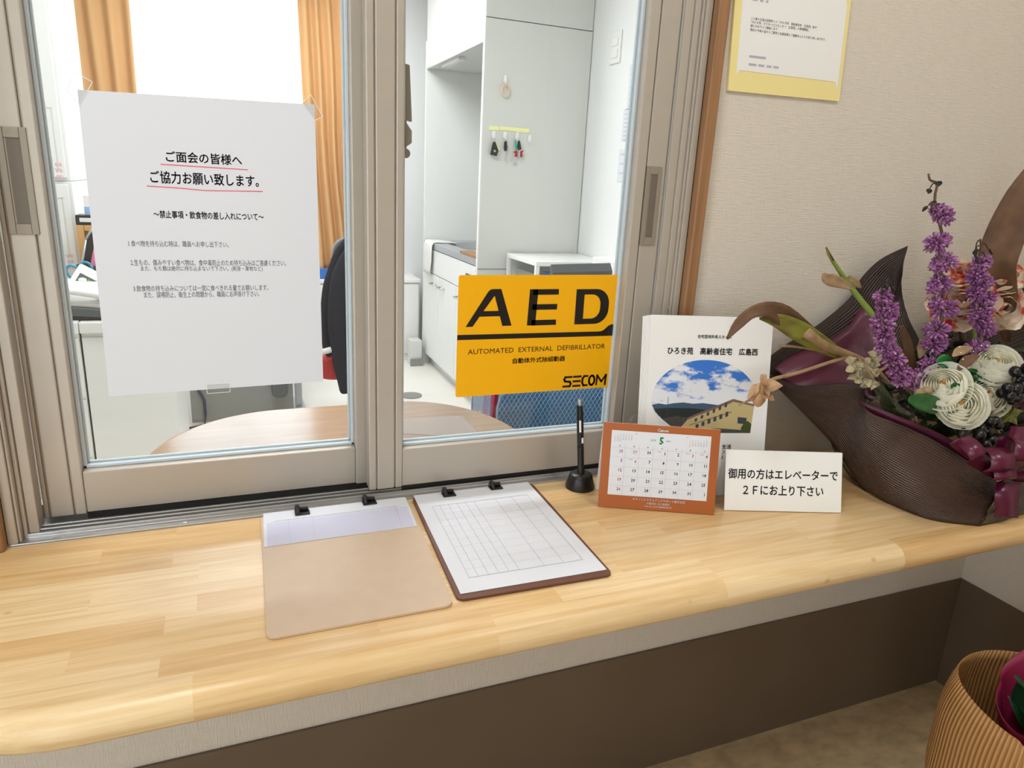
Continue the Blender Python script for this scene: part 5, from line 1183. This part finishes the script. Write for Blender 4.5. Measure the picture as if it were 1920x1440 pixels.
M['drycream'] = mat('dry_cream_petal', (196, 184, 150), 0.7, noise=0.15, nscale=60)
M['stemgreen'] = mat('fresh_green_stem', (122, 140, 62), 0.5, noise=0.2, nscale=30)
M['stembrown'] = mat('woody_stem', (104, 82, 66), 0.65, noise=0.2, nscale=60)
M['wilt'] = mat('wilted_tip', (34, 34, 24), 0.7)
M['berry'] = mat('black_berry', (20, 18, 22), 0.3)
def tulipmat():
    m = mat('streaked_petal', (238, 214, 190), 0.55); nt = m.node_tree; b = nt.nodes['Principled BSDF']
    tc = nt.nodes.new('ShaderNodeTexCoord'); n = nt.nodes.new('ShaderNodeTexNoise'); n.inputs['Scale'].default_value = 38; n.inputs['Detail'].default_value = 2
    r = nt.nodes.new('ShaderNodeValToRGB'); e = r.color_ramp.elements
    e[0].position = 0.32; e[0].color = (*lin((222, 44, 70)), 1); e[1].position = 0.48; e[1].color = (*lin((250, 234, 214)), 1)
    x = e.new(0.39); x.color = (*lin((232, 112, 60)), 1); x = e.new(0.45); x.color = (*lin((240, 176, 160)), 1)
    nt.links.new(tc.outputs['Object'], n.inputs['Vector']); nt.links.new(n.outputs[0], r.inputs[0]); nt.links.new(r.outputs[0], b.inputs['Base Color']); return m
M['tulip'] = tulipmat()
M['halfdry'] = wood('half_dry_leaf', (96, 72, 40), (132, 136, 52), (9, 40, 40), 0.5)
RND = random.Random(11)
def P3(u, v, y, zmin=0.0012):
    p = PY(u, v, y); p.z = max(p.z, zmin); p.x = min(p.x, 1.60); return p
def cr(pts, n):          # Catmull-Rom resample
    pts = [Vector(p) for p in pts]; out = []
    N = len(pts)-1
    for i in range(n):
        t = i/(n-1)*N; k = min(int(t), N-1); f = t-k
        p0, p1, p2, p3 = pts[max(k-1, 0)], pts[k], pts[k+1], pts[min(k+2, N)]
        out.append(0.5*((2*p1)+(p2-p0)*f+(2*p0-5*p1+4*p2-p3)*f*f+(3*p1-p0-3*p2+p3)*f**3))
    return out
def uvgrid(o, nr, nc, su=1.0, sv=1.0):
    uv = o.data.uv_layers.new(name='UVMap')
    for lp in o.data.loops:
        i, j = divmod(lp.vertex_index, nc); uv.data[lp.index].uv = (j/(nc-1)*su, i/(nr-1)*sv)
def paper(name, curves, nc, nr, mt, parent, solid=0.0012, wob=0.0, su=1, sv=1, seed=0):
    """sheet through 2 or 3 boundary curves (rows), each a list of points"""
    rr = random.Random(seed)
    C = [cr(c, nc) for c in curves]; rows = []
    for i in range(nr):
        t = i/(nr-1); row = []
        for j in range(nc):
            if len(C) == 2: p = C[0][j]*(1-t)+C[1][j]*t
            else: p = C[0][j]*(1-t)*(1-2*t)+C[1][j]*4*t*(1-t)+C[2][j]*t*(2*t-1)
            if wob: p = p + Vector((0.3, -1, 0.2))*wob*(math.sin(j*.45+seed)+math.sin(i*.8+j*.21+seed*2))*math.sin(math.pi*min(1, max(0, t)))
            p.z = max(p.z, 0.0012); row.append(p)
        rows.append(row)
    m = MB(); m.grid(rows); o = obj(name, m, mt, parent, smooth=True); uvgrid(o, nr, nc, su, sv)
    md = o.modifiers.new('thick', 'SOLIDIFY'); md.thickness = solid; md.offset = 0
    return o
fbq = thing('flower_bouquet', 'big bouquet in dark brown ribbed paper with white and purple flowers on the counter', 'bouquet', (1.16, -0.26, 0.0))
T_ = [(1422, 690, -.060), (1500, 723, -.10), (1612, 720, -.16), (1625, 768, -.20), (1700, 800, -.245), (1783, 843, -.285), (1872, 905, -.325)]
Mi = [(1424, 693, -.062), (1492, 740, -.105), (1584, 776, -.16), (1622, 836, -.205), (1680, 882, -.258), (1764, 920, -.312), (1852, 955, -.350)]
Bo = [(1424, 696, -.064), (1488, 756, -.09), (1560, 832, -.13), (1606, 900, -.175), (1655, 952, -.235), (1740, 990, -.310), (1832, 1004, -.352)]
c3 = lambda L: [P3(*p) for p in L]
paper('outer_paper', [c3(T_), c3(Mi), c3(Bo)], 44, 16, M['wrap'], fbq, wob=0.0022, su=1.0, sv=1.0, seed=1)
Tr = [(1868, 905, -.322), (1900, 893, -.325), (1960, 880, -.30), (2020, 850, -.25), (2050, 820, -.20)]
Mr = [(1852, 955, -.353), (1900, 950, -.352), (1965, 930, -.325), (2025, 895, -.26), (2055, 850, -.20)]
Br = [(1828, 1004, -.350), (1885, 1001, -.346), (1960, 974, -.305), (2025, 935, -.24), (2055, 890, -.18)]
paper('film_wrap', [c3(Tr), c3(Mr), c3(Br)], 30, 12, M['film'], fbq, wob=0.004, seed=2)
# dark glossy foot showing below the ribbed paper, left side
Tf = [(1556, 826, -.128), (1604, 905, -.17), (1660, 950, -.232), (1740, 980, -.300), (1840, 990, -.342)]
Bf = [(1562, 838, -.10), (1600, 905, -.14), (1640, 955, -.20), (1735, 1001, -.29), (1850, 1009, -.338)]
paper('film_foot', [c3(Tf), c3(Bf)], 26, 8, M['film'], fbq, wob=0.003, seed=3)
# back sheets against the wall
O1 = [(1420, 686, -.045), (1475, 645, -.035), (1535, 608, -.030), (1592, 560, -.028), (1612, 525, -.034), (1650, 487, -.045), (1702, 461, -.055)]
I1 = [(1480, 740, -.085), (1570, 745, -.10), (1640, 745, -.11), (1690, 740, -.115), (1715, 690, -.09), (1722, 634, -.06), (1672, 578, -.05)]
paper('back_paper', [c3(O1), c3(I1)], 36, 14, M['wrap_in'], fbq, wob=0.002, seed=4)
O2 = [(1722, 690, -.07), (1752, 622, -.045), (1800, 600, -.035), (1850, 590, -.032), (1890, 560, -.035), (1925, 535, -.04), (1960, 510, -.05), (1990, 520, -.06)]
I2 = [(1700, 780, -.12), (1750, 790, -.12), (1800, 790, -.12), (1850, 800, -.12), (1900, 800, -.12), (1940, 800, -.12), (1980, 800, -.12), (2000, 790, -.11)]
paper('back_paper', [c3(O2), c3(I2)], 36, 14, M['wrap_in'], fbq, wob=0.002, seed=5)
# maroon tissue
O3 = [(1452, 690, -.065), (1490, 664, -.055), (1545, 642, -.055), (1590, 612, -.055), (1617, 574, -.055), (1640, 590, -.07), (1660, 640, -.09)]
I3 = [(1490, 738, -.10), (1540, 742, -.12), (1585, 745, -.13), (1620, 750, -.14), (1650, 750, -.14), (1672, 740, -.14), (1690, 730, -.14)]
paper('tissue', [c3(O3), c3(I3)], 26, 10, M['maroon'], fbq, wob=0.009, seed=6)
O4 = [(1612, 752, -.185), (1690, 783, -.232), (1760, 812, -.265), (1815, 845, -.288), (1868, 893, -.315)]
I4 = [(1620, 790, -.185), (1690, 830, -.232), (1760, 868, -.265), (1815, 900, -.288), (1868, 930, -.315)]
paper('tissue', [c3(O4), c3(I4)], 20, 6, M['maroon'], fbq, wob=0.003, seed=7)
O5 = [(1905, 660, -.06), (1925, 645, -.06), (1960, 640, -.08), (1985, 660, -.09)]; I5 = [(1895, 780, -.14), (1930, 790, -.14), (1960, 790, -.14), (1990, 790, -.14)]
paper('tissue', [c3(O5), c3(I5)], 16, 8, M['maroon'], fbq, wob=0.004, seed=8)
paper('clear_film', [c3([(1600, 690, -.145), (1640, 700, -.16), (1700, 730, -.18)]), c3([(1618, 752, -.18), (1660, 770, -.20), (1720, 790, -.22)])], 16, 8, M['acryl'], fbq, solid=0.0004, wob=0.004, seed=9)
def petal(mb, base, d, side, L, Wd, cup, curl, mi=0, n=5, tip=0.0):
    """leaf / petal: from base along d, width along side, bending toward d x side"""
    d, side = Vector(d).normalized(), Vector(side).normalized(); nn = side.cross(d).normalized(); rows = []
    for i in range(n+1):
        s = i/n; w = Wd*math.sin(math.pi*(0.06+0.94*s)**(0.75+tip))*(1 if s < .98 else .35)+Wd*0.02
        row = []
        for j in range(-2, 3):
            t = j/2; row.append(Vector(base)+d*L*(s-0.25*curl*s*s)+nn*(L*curl*s*s*0.6+cup*Wd*t*t)+side*w*t)
        rows.append(row)
    mb.grid(rows, mi)
def rand_unit():
    v = Vector((RND.gauss(0, 1), RND.gauss(0, 1), RND.gauss(0, 1))); return v.normalized()
# dense dark foliage filling the inside
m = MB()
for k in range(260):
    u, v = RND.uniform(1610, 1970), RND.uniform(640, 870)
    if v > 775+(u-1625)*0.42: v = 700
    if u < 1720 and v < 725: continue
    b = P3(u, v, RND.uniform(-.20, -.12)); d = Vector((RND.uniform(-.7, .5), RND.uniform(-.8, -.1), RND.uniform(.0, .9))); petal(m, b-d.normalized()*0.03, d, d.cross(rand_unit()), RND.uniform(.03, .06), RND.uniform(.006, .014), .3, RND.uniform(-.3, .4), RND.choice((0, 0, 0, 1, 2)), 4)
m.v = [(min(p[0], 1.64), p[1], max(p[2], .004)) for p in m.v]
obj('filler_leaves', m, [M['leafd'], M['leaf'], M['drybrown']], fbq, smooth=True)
# purple whorled spikes
def spike(stem, whorls, tip, y, dens=100):
    r = MB(); pts = cr([P3(u, v, y+dy) for u, v, dy in stem], 24); r.tube(pts, [0.0016+0.0022*i/23 for i in range(24)], 7)
    st = obj('flower_stem', r, M['stembrown'], fbq, smooth=True)
    f = MB()
    for u, v, rad in whorls:
        c = P3(u, v, y); R_ = rad*0.00112
        for k in range(dens):
            d = rand_unit(); d.z *= 0.75; d.normalize(); q = c+Vector((d.x*R_*.80, d.y*R_*.80, d.z*R_*.72))*RND.uniform(.55, 1)
            Rm = d.to_track_quat('Z', 'Y').to_matrix() @ Matrix.Rotation(RND.uniform(0, 6), 3, 'Z')
            s = RND.uniform(.75, 1.2)
            f.ell(q, 0.0018*s, 0.0026*s, 0.0050*s, RND.choice((0, 0, 0, 1)), 5, 4, Rm)
    fo = obj('florets', f, [M['lav'], M['lav2']], fbq, smooth=True)
    w = MB()
    for u, v, du, dv in tip:
        a = P3(u, v, y); b = P3(u+du*.55, v+dv*.2-3, y-.005); e = P3(u+du, v+dv, y-.008)
        w.tube(cr([a, b, e], 6), [0.0010]*5+[0.0006], 5); dd = (e-b); petal(w, e, Vector((dd.x, dd.y, -abs(dd.z)-.01)), rand_unit(), .011, .0045, .6, .5, 0, 4)
    obj('wilted_tip', w, M['wilt'], st, smooth=True)
YS = -0.215
spike([(1741, 326, 0), (1744, 338, 0), (1757, 345, 0), (1752, 380, 0), (1766, 440, 0), (1760, 490, 0), (1768, 540, 0), (1765, 600, 0), (1756, 660, 0), (1738, 710, 0), (1722, 770, .01)],
      [(1768, 404, 19), (1757, 393, 11), (1756, 456, 20), (1768, 450, 13), (1772, 492, 21), (1758, 500, 12), (1764, 532, 19), (1752, 540, 12), (1770, 578, 23), (1757, 568, 12), (1756, 618, 22), (1750, 648, 20), (1764, 640, 12), (1742, 684, 18), (1728, 706, 17), (1712, 722, 15)],
      [(1757, 345, -14, 10), (1756, 380, -16, 6), (1756, 384, 10, 4), (1755, 378, -10, 12), (1757, 345, 4, -5)], YS)
spike([(1664, 520, 0), (1662, 545, 0), (1656, 570, 0), (1664, 620, 0), (1668, 660, 0), (1685, 700, 0), (1715, 745, .01)],
      [(1656, 556, 15), (1664, 578, 18), (1672, 590, 10), (1655, 606, 20), (1658, 628, 18), (1664, 652, 21), (1676, 672, 20), (1684, 694, 19), (1700, 704, 14), (1690, 712, 15), (1664, 641, 12)],
      [(1663, 530, -8, 8), (1664, 528, 7, 8), (1662, 522, 6, 10), (1660, 538, -6, 6)], YS-0.01)
spike([(1838, 448, 0), (1840, 470, 0), (1838, 520, 0), (1842, 570, 0), (1843, 620, 0), (1832, 660, 0), (1815, 740, .01)],
      [(1838, 496, 17), (1848, 490, 10), (1832, 517, 17), (1842, 530, 18), (1830, 550, 17), (1846, 556, 20), (1842, 578, 21), (1838, 598, 20), (1846, 612, 18), (1836, 648, 14), (1824, 652, 12), (1852, 620, 12)],
      [(1840, 462, -13, 10), (1840, 458, 13, 10), (1838, 470, -8, 12), (1840, 474, 8, 12), (1838, 452, -9, 14)], YS+0.01)
m = MB()
for k in range(40):
    c = P3(1915, 690, -.25)+Vector((RND.gauss(0, .008), RND.gauss(0, .008), RND.gauss(0, .008))); m.ell(P3(1916, 688, -.25)+rand_unit()*0.012, 0.0018, 0.0022, 0.0045, 0, 5, 4)
obj('florets', m, M['lav'], fbq, smooth=True)
# ranunculus
VW = (Vector(CAM)-P3(1820, 720, -.25)).normalized()
def cups(f, c, ax, layers, rr, ruffle=0.0):
    """nested bowls of overlapping petals; layer = (bulge r, lip r, lip z, base z, petals, material)"""
    h = Vector((0, 0, 1)) if abs(ax.z) < .9 else Vector((1, 0, 0)); a = ax.cross(h).normalized(); b = ax.cross(a)
    for k, (rk, lip, zl, zb_, npet, mi) in enumerate(layers):
        off = rr.uniform(0, 6)
        for p in range(npet):
            az0 = off+2*math.pi*p/npet+rr.uniform(-.12, .12); half = math.pi/npet*1.38; rows = []; ph = rr.uniform(0, 6); dz = rr.uniform(-.05, .05)*rk
            for i in range(9):
                row = []
                for j in range(9):
                    t = -1+j/4; s = i/8*(1-.26*t*t*t*t-.06*t*t)
                    r = (1-s)**2*0.15*rk+2*s*(1-s)*1.32*rk+s*s*lip; z = (1-s)**2*zb_+2*s*(1-s)*(zb_*.55)+s*s*(zl+dz)
                    r *= 1+.045*(t if p % 2 else -t)+ruffle*s*s*math.sin(5*t+ph); z += ruffle*rk*s*s*math.cos(4*t+ph)
                    az = az0+half*t*(1-.10*s)
                    row.append(c+ax*z+(a*math.cos(az)+b*math.sin(az))*r)
                rows.append(row)
            f.grid(rows, mi)
    return a, b
def ranunculus(u, v, y, rpx, axis, open_=0.0, seed=0):
    rr = random.Random(seed); c = P3(u, v, y); ax = (VW+Vector(axis)).normalized(); R0 = rpx*0.00108
    f = MB(); L = []
    for k in range(7):
        q = k/6; L.append((R0*(.26+.66*q), R0*(.13+.62*q**1.15+.10*open_*q), R0*(.42-.30*q), -R0*.72, (3, 4, 4, 5, 5, 6, 6)[k], 0))
    L.append((R0*.96, R0*1.10, -R0*.02, -R0*.76, 5, 1))
    a, b = cups(f, c, ax, L, rr, 0.015)
    o = obj('ranunculus', f, [M['petal'], M['petal2']], fbq, smooth=True)
    e = MB()
    for k in range(30):
        q = rand_unit(); e.ell(c+ax*R0*(0.12+.10*abs(q.z))+(a*q.x+b*q.y)*R0*0.15, .0015, .0015, .0022, 0, 5, 3)
    obj('flower_centre', e, M['bud'], o, smooth=True)
ranunculus(1868, 681, -.245, 35, (.10, .0, .75), 0, 1)
ranunculus(1769, 722, -.262, 36, (-.25, .1, .60), 0, 2)
ranunculus(1850, 740, -.258, 35, (.45, 0, .35), .5, 3)
ranunculus(1803, 758, -.290, 34, (-.02, -.05, .22), 1, 4)
# streaked blooms
def bloom(u, v, y, rpx, axis, n=7, seed=0):
    rr = random.Random(seed); c = P3(u, v, y); ax = (VW+Vector(axis)).normalized(); R0 = rpx*0.00108; f = MB()
    L = [(R0*.35, R0*.16, R0*.40, -R0*.6, 3, 0), (R0*.60, R0*.48, R0*.38, -R0*.65, 4, 0), (R0*.80, R0*.82, R0*.20, -R0*.7, 5, 0), (R0*.92, R0*1.15, R0*.0, -R0*.7, n-1, 0)]
    cups(f, c, ax, L, rr, 0.09)
    obj('streaked_bloom', f, M['tulip'], fbq, smooth=True)
bloom(1806, 562, -.150, 46, (-.1, 0, .1), 7, 1); bloom(1872, 516, -.140, 34, (.35, 0, .3), 6, 2); bloom(1884, 578, -.160, 36, (.4, 0, -.1), 6, 3); bloom(1800, 515, -.135, 26, (-.1, 0, .5), 5, 4)
m = MB(); m.tube([P3(1800, 590, -.14), P3(1806, 640, -.14), P3(1803, 700, -.14)], 0.006, 8); obj('flower_stem', m, M['stembrown'], fbq, smooth=True)
m = MB(); m.tube([P3(1828, 600, -.13), P3(1825, 650, -.13), P3(1820, 720, -.13)], 0.005, 8); obj('flower_stem', m, M['stemgreen'], fbq, smooth=True)
# leaves
def blade(name, spine, widths, mt, ny=None, cup=0.25, solid=0.0008):
    """long leaf following a spine of (u,v,y); width in pixels"""
    pts = cr([P3(*p) for p in spine], 18); rows = []
    W = cr([Vector((w, 0, 0)) for w in widths], 18)
    for i, p in enumerate(pts):
        t = (pts[min(i+1, 17)]-pts[max(i-1, 0)]).normalized(); vd = (Vector(CAM)-p).normalized(); sd_ = t.cross(vd).normalized(); nn = sd_.cross(t).normalized(); w = max(W[i].x, .4)*0.00056
        rows.append([p+sd_*w*k/2+nn*w*cup*(k*k/4) for k in (-2, -1, 0, 1, 2)])
    m = MB(); m.grid(rows); return obj(name, m, mt, fbq, smooth=True, solid=solid)
blade('dry_leaf', [(1935, 318, -.16), (1912, 370, -.16), (1885, 440, -.15), (1868, 500, -.15), (1880, 560, -.15), (1888, 640, -.15)], [20, 42, 56, 54, 40, 10], M['drybrown'])
blade('dry_leaf', [(1363, 636, -.16), (1384, 608, -.165), (1410, 586, -.17), (1440, 580, -.17), (1470, 592, -.165), (1520, 630, -.15), (1560, 655, -.14)], [3, 14, 16, 22, 30, 24, 12], M['drybrown'])
blade('green_leaf', [(1424, 597, -.165), (1460, 602, -.165), (1500, 622, -.16), (1545, 648, -.15), (1575, 665, -.14)], [3, 22, 30, 24, 14], M['halfdry'])
m = MB(); m.tube(cr([P3(1510, 622, -.16), P3(1550, 650, -.15), P3(1600, 668, -.15), P3(1640, 690, -.16), P3(1680, 740, -.17)], 14), [.010, .010, .009, .009, .008, .007, .006, .006, .005, .005, .005, .005, .005, .005], 8); obj('dry_stem', m, M['drytan'], fbq, smooth=True)
m = MB(); m.tube(cr([P3(1462, 648, -.15), P3(1500, 651, -.15), P3(1560, 662, -.15)], 8), .0022, 6); obj('dry_stem', m, M['drytan'], fbq, smooth=True)
m = MB(); m.tube(cr([P3(1385, 760, -.21), P3(1412, 745, -.215), P3(1440, 715, -.22), P3(1500, 698, -.20), P3(1560, 678, -.18), P3(1600, 668, -.16)], 16), [.0012, .0014, .002, .0025, .003, .003, .003, .003, .003, .003, .003, .003, .003, .003, .003, .003], 7)
s_ = obj('dry_stem', m, M['drytan'], fbq, smooth=True)
m = MB()
for k in range(9):
    d = Vector((RND.uniform(-.6, .4), -.3, RND.uniform(-1, .3))); petal(m, P3(1428, 722, -.22), d, d.cross(rand_unit()), .030, .010, .7, .5, 0, 5)
m.ell(P3(1424, 740, -.222), .012, .010, .020, 0, 10, 6); obj('dry_bud', m, mat('dry_pink_bud', (186, 148, 112), 0.65, noise=.2, nscale=60), s_, smooth=True)
m = MB(); m.tube(cr([P3(1549, 466, -.12), P3(1562, 490, -.12), P3(1600, 545, -.13), P3(1640, 596, -.15), P3(1672, 640, -.16), P3(1715, 700, -.17)], 18), [.0012, .002, .0028, .003, .0035, .004, .0045, .005, .005, .0055, .0055, .006, .006, .006, .006, .006, .006, .006], 8); s2 = obj('green_stem', m, M['stemgreen'], fbq, smooth=True)
m = MB(); a = P3(1549, 464, -.1205); m.tube([a, P3(1562, 489, -.1205)], [.0014, .0026], 7); obj('brown_end', m, M['drybrown'], s2, smooth=True)
blade('dry_bract', [(1544, 512, -.125), (1552, 522, -.128), (1575, 530, -.13), (1600, 542, -.132)], [3, 18, 16, 4], M['drytan']); blade('dry_bract', [(1590, 518, -.12), (1602, 528, -.125), (1614, 540, -.128)], [4, 12, 3], M['drytan'])
m = MB()
for (u, v) in ((1598, 686), (1606, 700), (1622, 690), (1638, 672), (1634, 690), (1618, 710), (1632, 718), (1644, 664)):
    for k in range(4):
        d = rand_unit(); petal(m, P3(u, v, -.185)-d*0.004, d, d.cross(rand_unit()), .016, .010, 1.0, .6, 0, 4)
obj('dried_flowers', m, M['drycream'], fbq, smooth=True)
m = MB(); m.tube(cr([P3(1606, 668, -.18), P3(1625, 690, -.20), P3(1640, 712, -.20)], 8), .0018, 6); m.tube(cr([P3(1640, 700, -.19), P3(1658, 690, -.2), P3(1668, 684, -.2)], 6), .003, 6); obj('dry_stem', m, M['drytan'], fbq, smooth=True)
blade('stem_leaf', [(1640, 715, -.17), (1655, 740, -.18), (1672, 770, -.19), (1690, 790, -.20)], [14, 18, 20, 14], mat('olive_stem', (58, 62, 30), .5))
blade('dry_leaf', [(1690, 610, -.17), (1700, 640, -.175), (1708, 670, -.18), (1716, 700, -.18)], [6, 14, 12, 6], M['drybrown'])
blade('dry_pod', [(1726, 636, -.2), (1730, 650, -.2), (1724, 672, -.2)], [3, 16, 3], M['drytan'])
blade('dry_leaf', [(1786, 668, -.25), (1800, 658, -.25), (1824, 652, -.25)], [3, 14, 3], M['drytan'])
blade('dry_leaf', [(1796, 694, -.26), (1812, 678, -.26), (1834, 666, -.26)], [4, 16, 4], M['drybrown'])
m = MB(); m.ell(P3(1728, 738, -.265), .013, .010, .009); m.ell(P3(1738, 732, -.27), .009, .008, .006); obj('dry_bud', m, M['drytan'], fbq, smooth=True)
blade('green_leaf', [(1703, 748, -.275), (1722, 752, -.275), (1745, 758, -.27), (1775, 772, -.25)], [8, 24, 26, 14], M['leaf'])
blade('green_leaf', [(1760, 685, -.235), (1770, 678, -.235), (1782, 682, -.235)], [12, 22, 10], M['leaf'])
blade('green_leaf', [(1785, 720, -.28), (1792, 726, -.28), (1798, 735, -.27)], [6, 14, 8], M['leaf'])
m = MB()
for k in range(30):
    b = P3(RND.uniform(1798, 1850), RND.uniform(690, 728), -.225); d = Vector((RND.uniform(-.6, .6), -.7, RND.uniform(-.2, .8))); petal(m, b, d, d.cross(rand_unit()), .024, .009, .3, .2, 0, 4)
obj('leaf_cluster', m, M['leaf'], fbq, smooth=True)
m = MB()
for k in range(26):
    m.ell(P3(RND.uniform(1780, 1880), RND.uniform(648, 732), RND.uniform(-.262, -.245)), .0013, .0013, .0013, 0, 6, 4)
obj('tiny_white_buds', m, M['petal'], fbq, smooth=True)
def vine(u, v, y, s, rot):
    pts = []
    for k in range(20):
        t = 2*math.pi*k/20; r = s*(1+.28*math.cos(5*t)+.08*math.cos(10*t)); pts.append((u+r*math.cos(t+rot), v+r*math.sin(t+rot)*.9))
    c = P3(u, v, y); m = MB(); ring = [P3(p[0], p[1], y+.006*math.sin(3*k)) for k, p in enumerate(pts)]
    m.add([c+Vector((0, -.004, 0))]+ring, [(0, k+1, (k+1) % 20+1) for k in range(20)]); obj('vine_leaf', m, M['vine'], fbq, solid=.0008)
vine(1836, 794, -.285, 17, .4); vine(1892, 776, -.275, 20, 1.0); vine(1862, 802, -.27, 14, 2.0)
m = MB(); m.tube(cr([P3(1905, 700, -.285), P3(1890, 745, -.28), P3(1866, 765, -.275), P3(1840, 772, -.265)], 10), .002, 6); bs1 = obj('berry_sprig', m, M['stembrown'], fbq, smooth=True)
m = MB(); m.tube(cr([P3(1840, 800, -.29), P3(1850, 780, -.28), P3(1880, 770, -.27)], 8), .002, 6); bs2 = obj('berry_sprig', m, M['stembrown'], fbq, smooth=True)
def berries(lst, y, sprig):
    for u, v, r in lst:
        m = MB(); m.ell(P3(u, v, y+RND.uniform(-.012, .008)), r*.00112, r*.00112, r*.00112, 0, 14, 9); obj('berry', m, M['berry'], sprig, smooth=True)
berries([(1904, 697, 9), (1917, 703, 9), (1909, 713, 9), (1920, 722, 9), (1878, 737, 8), (1889, 727, 8), (1893, 742, 9), (1905, 728, 9), (1908, 745, 9), (1926, 690, 9), (1930, 712, 9), (1898, 752, 7), (1922, 742, 8)], -.285, bs1)
berries([(1806, 813, 9), (1822, 828, 9), (1836, 816, 9), (1850, 808, 9), (1846, 834, 9), (1858, 826, 9), (1832, 838, 8), (1866, 790, 8), (1872, 798, 7), (1856, 790, 8), (1840, 805, 7), (1870, 826, 8), (1812, 826, 7)], -.298, bs2)
# satin bow
def strip_(pts, wv, name='ribbon_loop'):
    P_ = cr(pts, 22); W_ = Vector(wv); m = MB(); m.grid([[p-W_/2, p, p+W_/2] for p in P_]); obj(name, m, M['ribbon'], fbq, smooth=True, solid=.0006)
K = P3(1885, 895, -.33)
rv = Vector((.925, -.38, 0))
def loop(u, v, w, h, tilt):
    c = P3(u, v, -.345); e = (rv*math.cos(tilt)+Vector((0, 0, math.sin(tilt)))); up_ = Vector((0, 0, 1))*math.cos(tilt)-rv*math.sin(tilt); fw = Vector((-.38, -.925, 0))
    hh = h*.00105
    strip_([K, c+up_*-hh*.5+fw*0.012, c+fw*0.030, c+up_*hh*.5+fw*0.022, c+up_*hh*.55-fw*0.004, c+up_*hh*.1-fw*.012, K], e*w*.00105)
loop(1857, 862, 36, 34, .05); loop(1893, 846, 34, 36, -.3); loop(1862, 882, 34, 22, .1); loop(1812, 842, 24, 30, .6); loop(1925, 872, 36, 36, -.4)
strip_([P3(1892, 905, -.352), P3(1888, 930, -.362), P3(1886, 970, -.362)], rv*.040, 'ribbon_tail')
strip_([P3(1915, 800, -.30), P3(1905, 840, -.32), P3(1890, 893, -.335)], rv*.036, 'ribbon_tail')

# ================================================================== BOUQUET ON THE FLOOR
M['kraft'] = ribbed('kraft_ribbed_paper', (160, 112, 60), (194, 146, 90), 38, 'X', 0.6, 0.9)
L_ = PY(1818, 1262, -.43); rK = 0.15; kc_ = Vector((L_.x, -.43, 0))+Vector((.925, -.38, 0))*rK
kb = thing('kraft_bouquet', 'bouquet in tan ribbed kraft paper on the floor at the lower right corner', 'bouquet', (kc_.x, kc_.y, FL))
rows = []; NA = 72; NR = 22
for i in range(NR):
    t = i/(NR-1); row = []
    for j in range(NA+1):
        a = 2*math.pi*j/NA; dirv = rv*math.cos(a)+Vector((.38, .925, 0))*math.sin(a)     # a=0 right, pi left, -pi/2 front
        ztop = -0.262-0.16*max(0, math.cos(a+0.95))**1.2+0.006*math.sin(3*a)
        r = rK*(0.80+0.20*min(1, t*1.6))*(1+0.02*math.sin(5*a)+0.0*t)
        if t > .82: r *= 1-0.10*((t-.82)/.18)**2*(0.6+0.4*math.cos(a-math.pi))
        z = FL+0.001+(ztop-FL)*t; row.append(Vector((kc_.x, kc_.y, 0))+dirv*r+Vector((0, 0, z)))
    rows.append(row)
m = MB(); m.grid(rows); o = obj('kraft_paper', m, M['kraft'], kb, smooth=True); uvgrid(o, NR, NA+1, 1.0, 1.0)
md = o.modifiers.new('thick', 'SOLIDIFY'); md.thickness = .0016
rows = []
for i in range(12):
    t = i/11; row = []
    for j in range(NA+1):
        a = 2*math.pi*j/NA; dirv = rv*math.cos(a)+Vector((.38, .925, 0))*math.sin(a)
        ztop = -0.225+0.014*math.sin(5*a+.6)-0.11*max(0, math.cos(a+1.2))**1.3-.075*max(0, -math.cos(a))
        r = rK*(.40+.30*t)*(1+.05*math.sin(7*a)*t); z = -0.45+(ztop+0.45)*t; row.append(Vector((kc_.x, kc_.y, 0))+rv*0.042+Vector((.38, .925, 0))*0.01+dirv*r+Vector((0, 0, z)))
    rows.append(row)
m = MB(); m.grid(rows); o = obj('maroon_paper', m, mat('maroon_paper', (140, 26, 66), .5), kb, smooth=True, solid=.001)
m = MB()
for k in range(70):
    a = RND.uniform(0, 6.28); rr = RND.uniform(0, .05); b = Vector((kc_.x+.045+rr*math.cos(a), kc_.y-.01+rr*math.sin(a), RND.uniform(-.36, -.31))); d = Vector((math.cos(a)*.5, math.sin(a)*.5, .9)); petal(m, b, d, d.cross(rand_unit()), RND.uniform(.05, .09), .022, .3, .3, 0, 5)
obj('green_leaves', m, mat('bouquet_leaf', (22, 58, 32), .4), kb, smooth=True)

bpy.data.objects.remove(_fo, do_unlink=True); bpy.data.curves.remove(_fc)
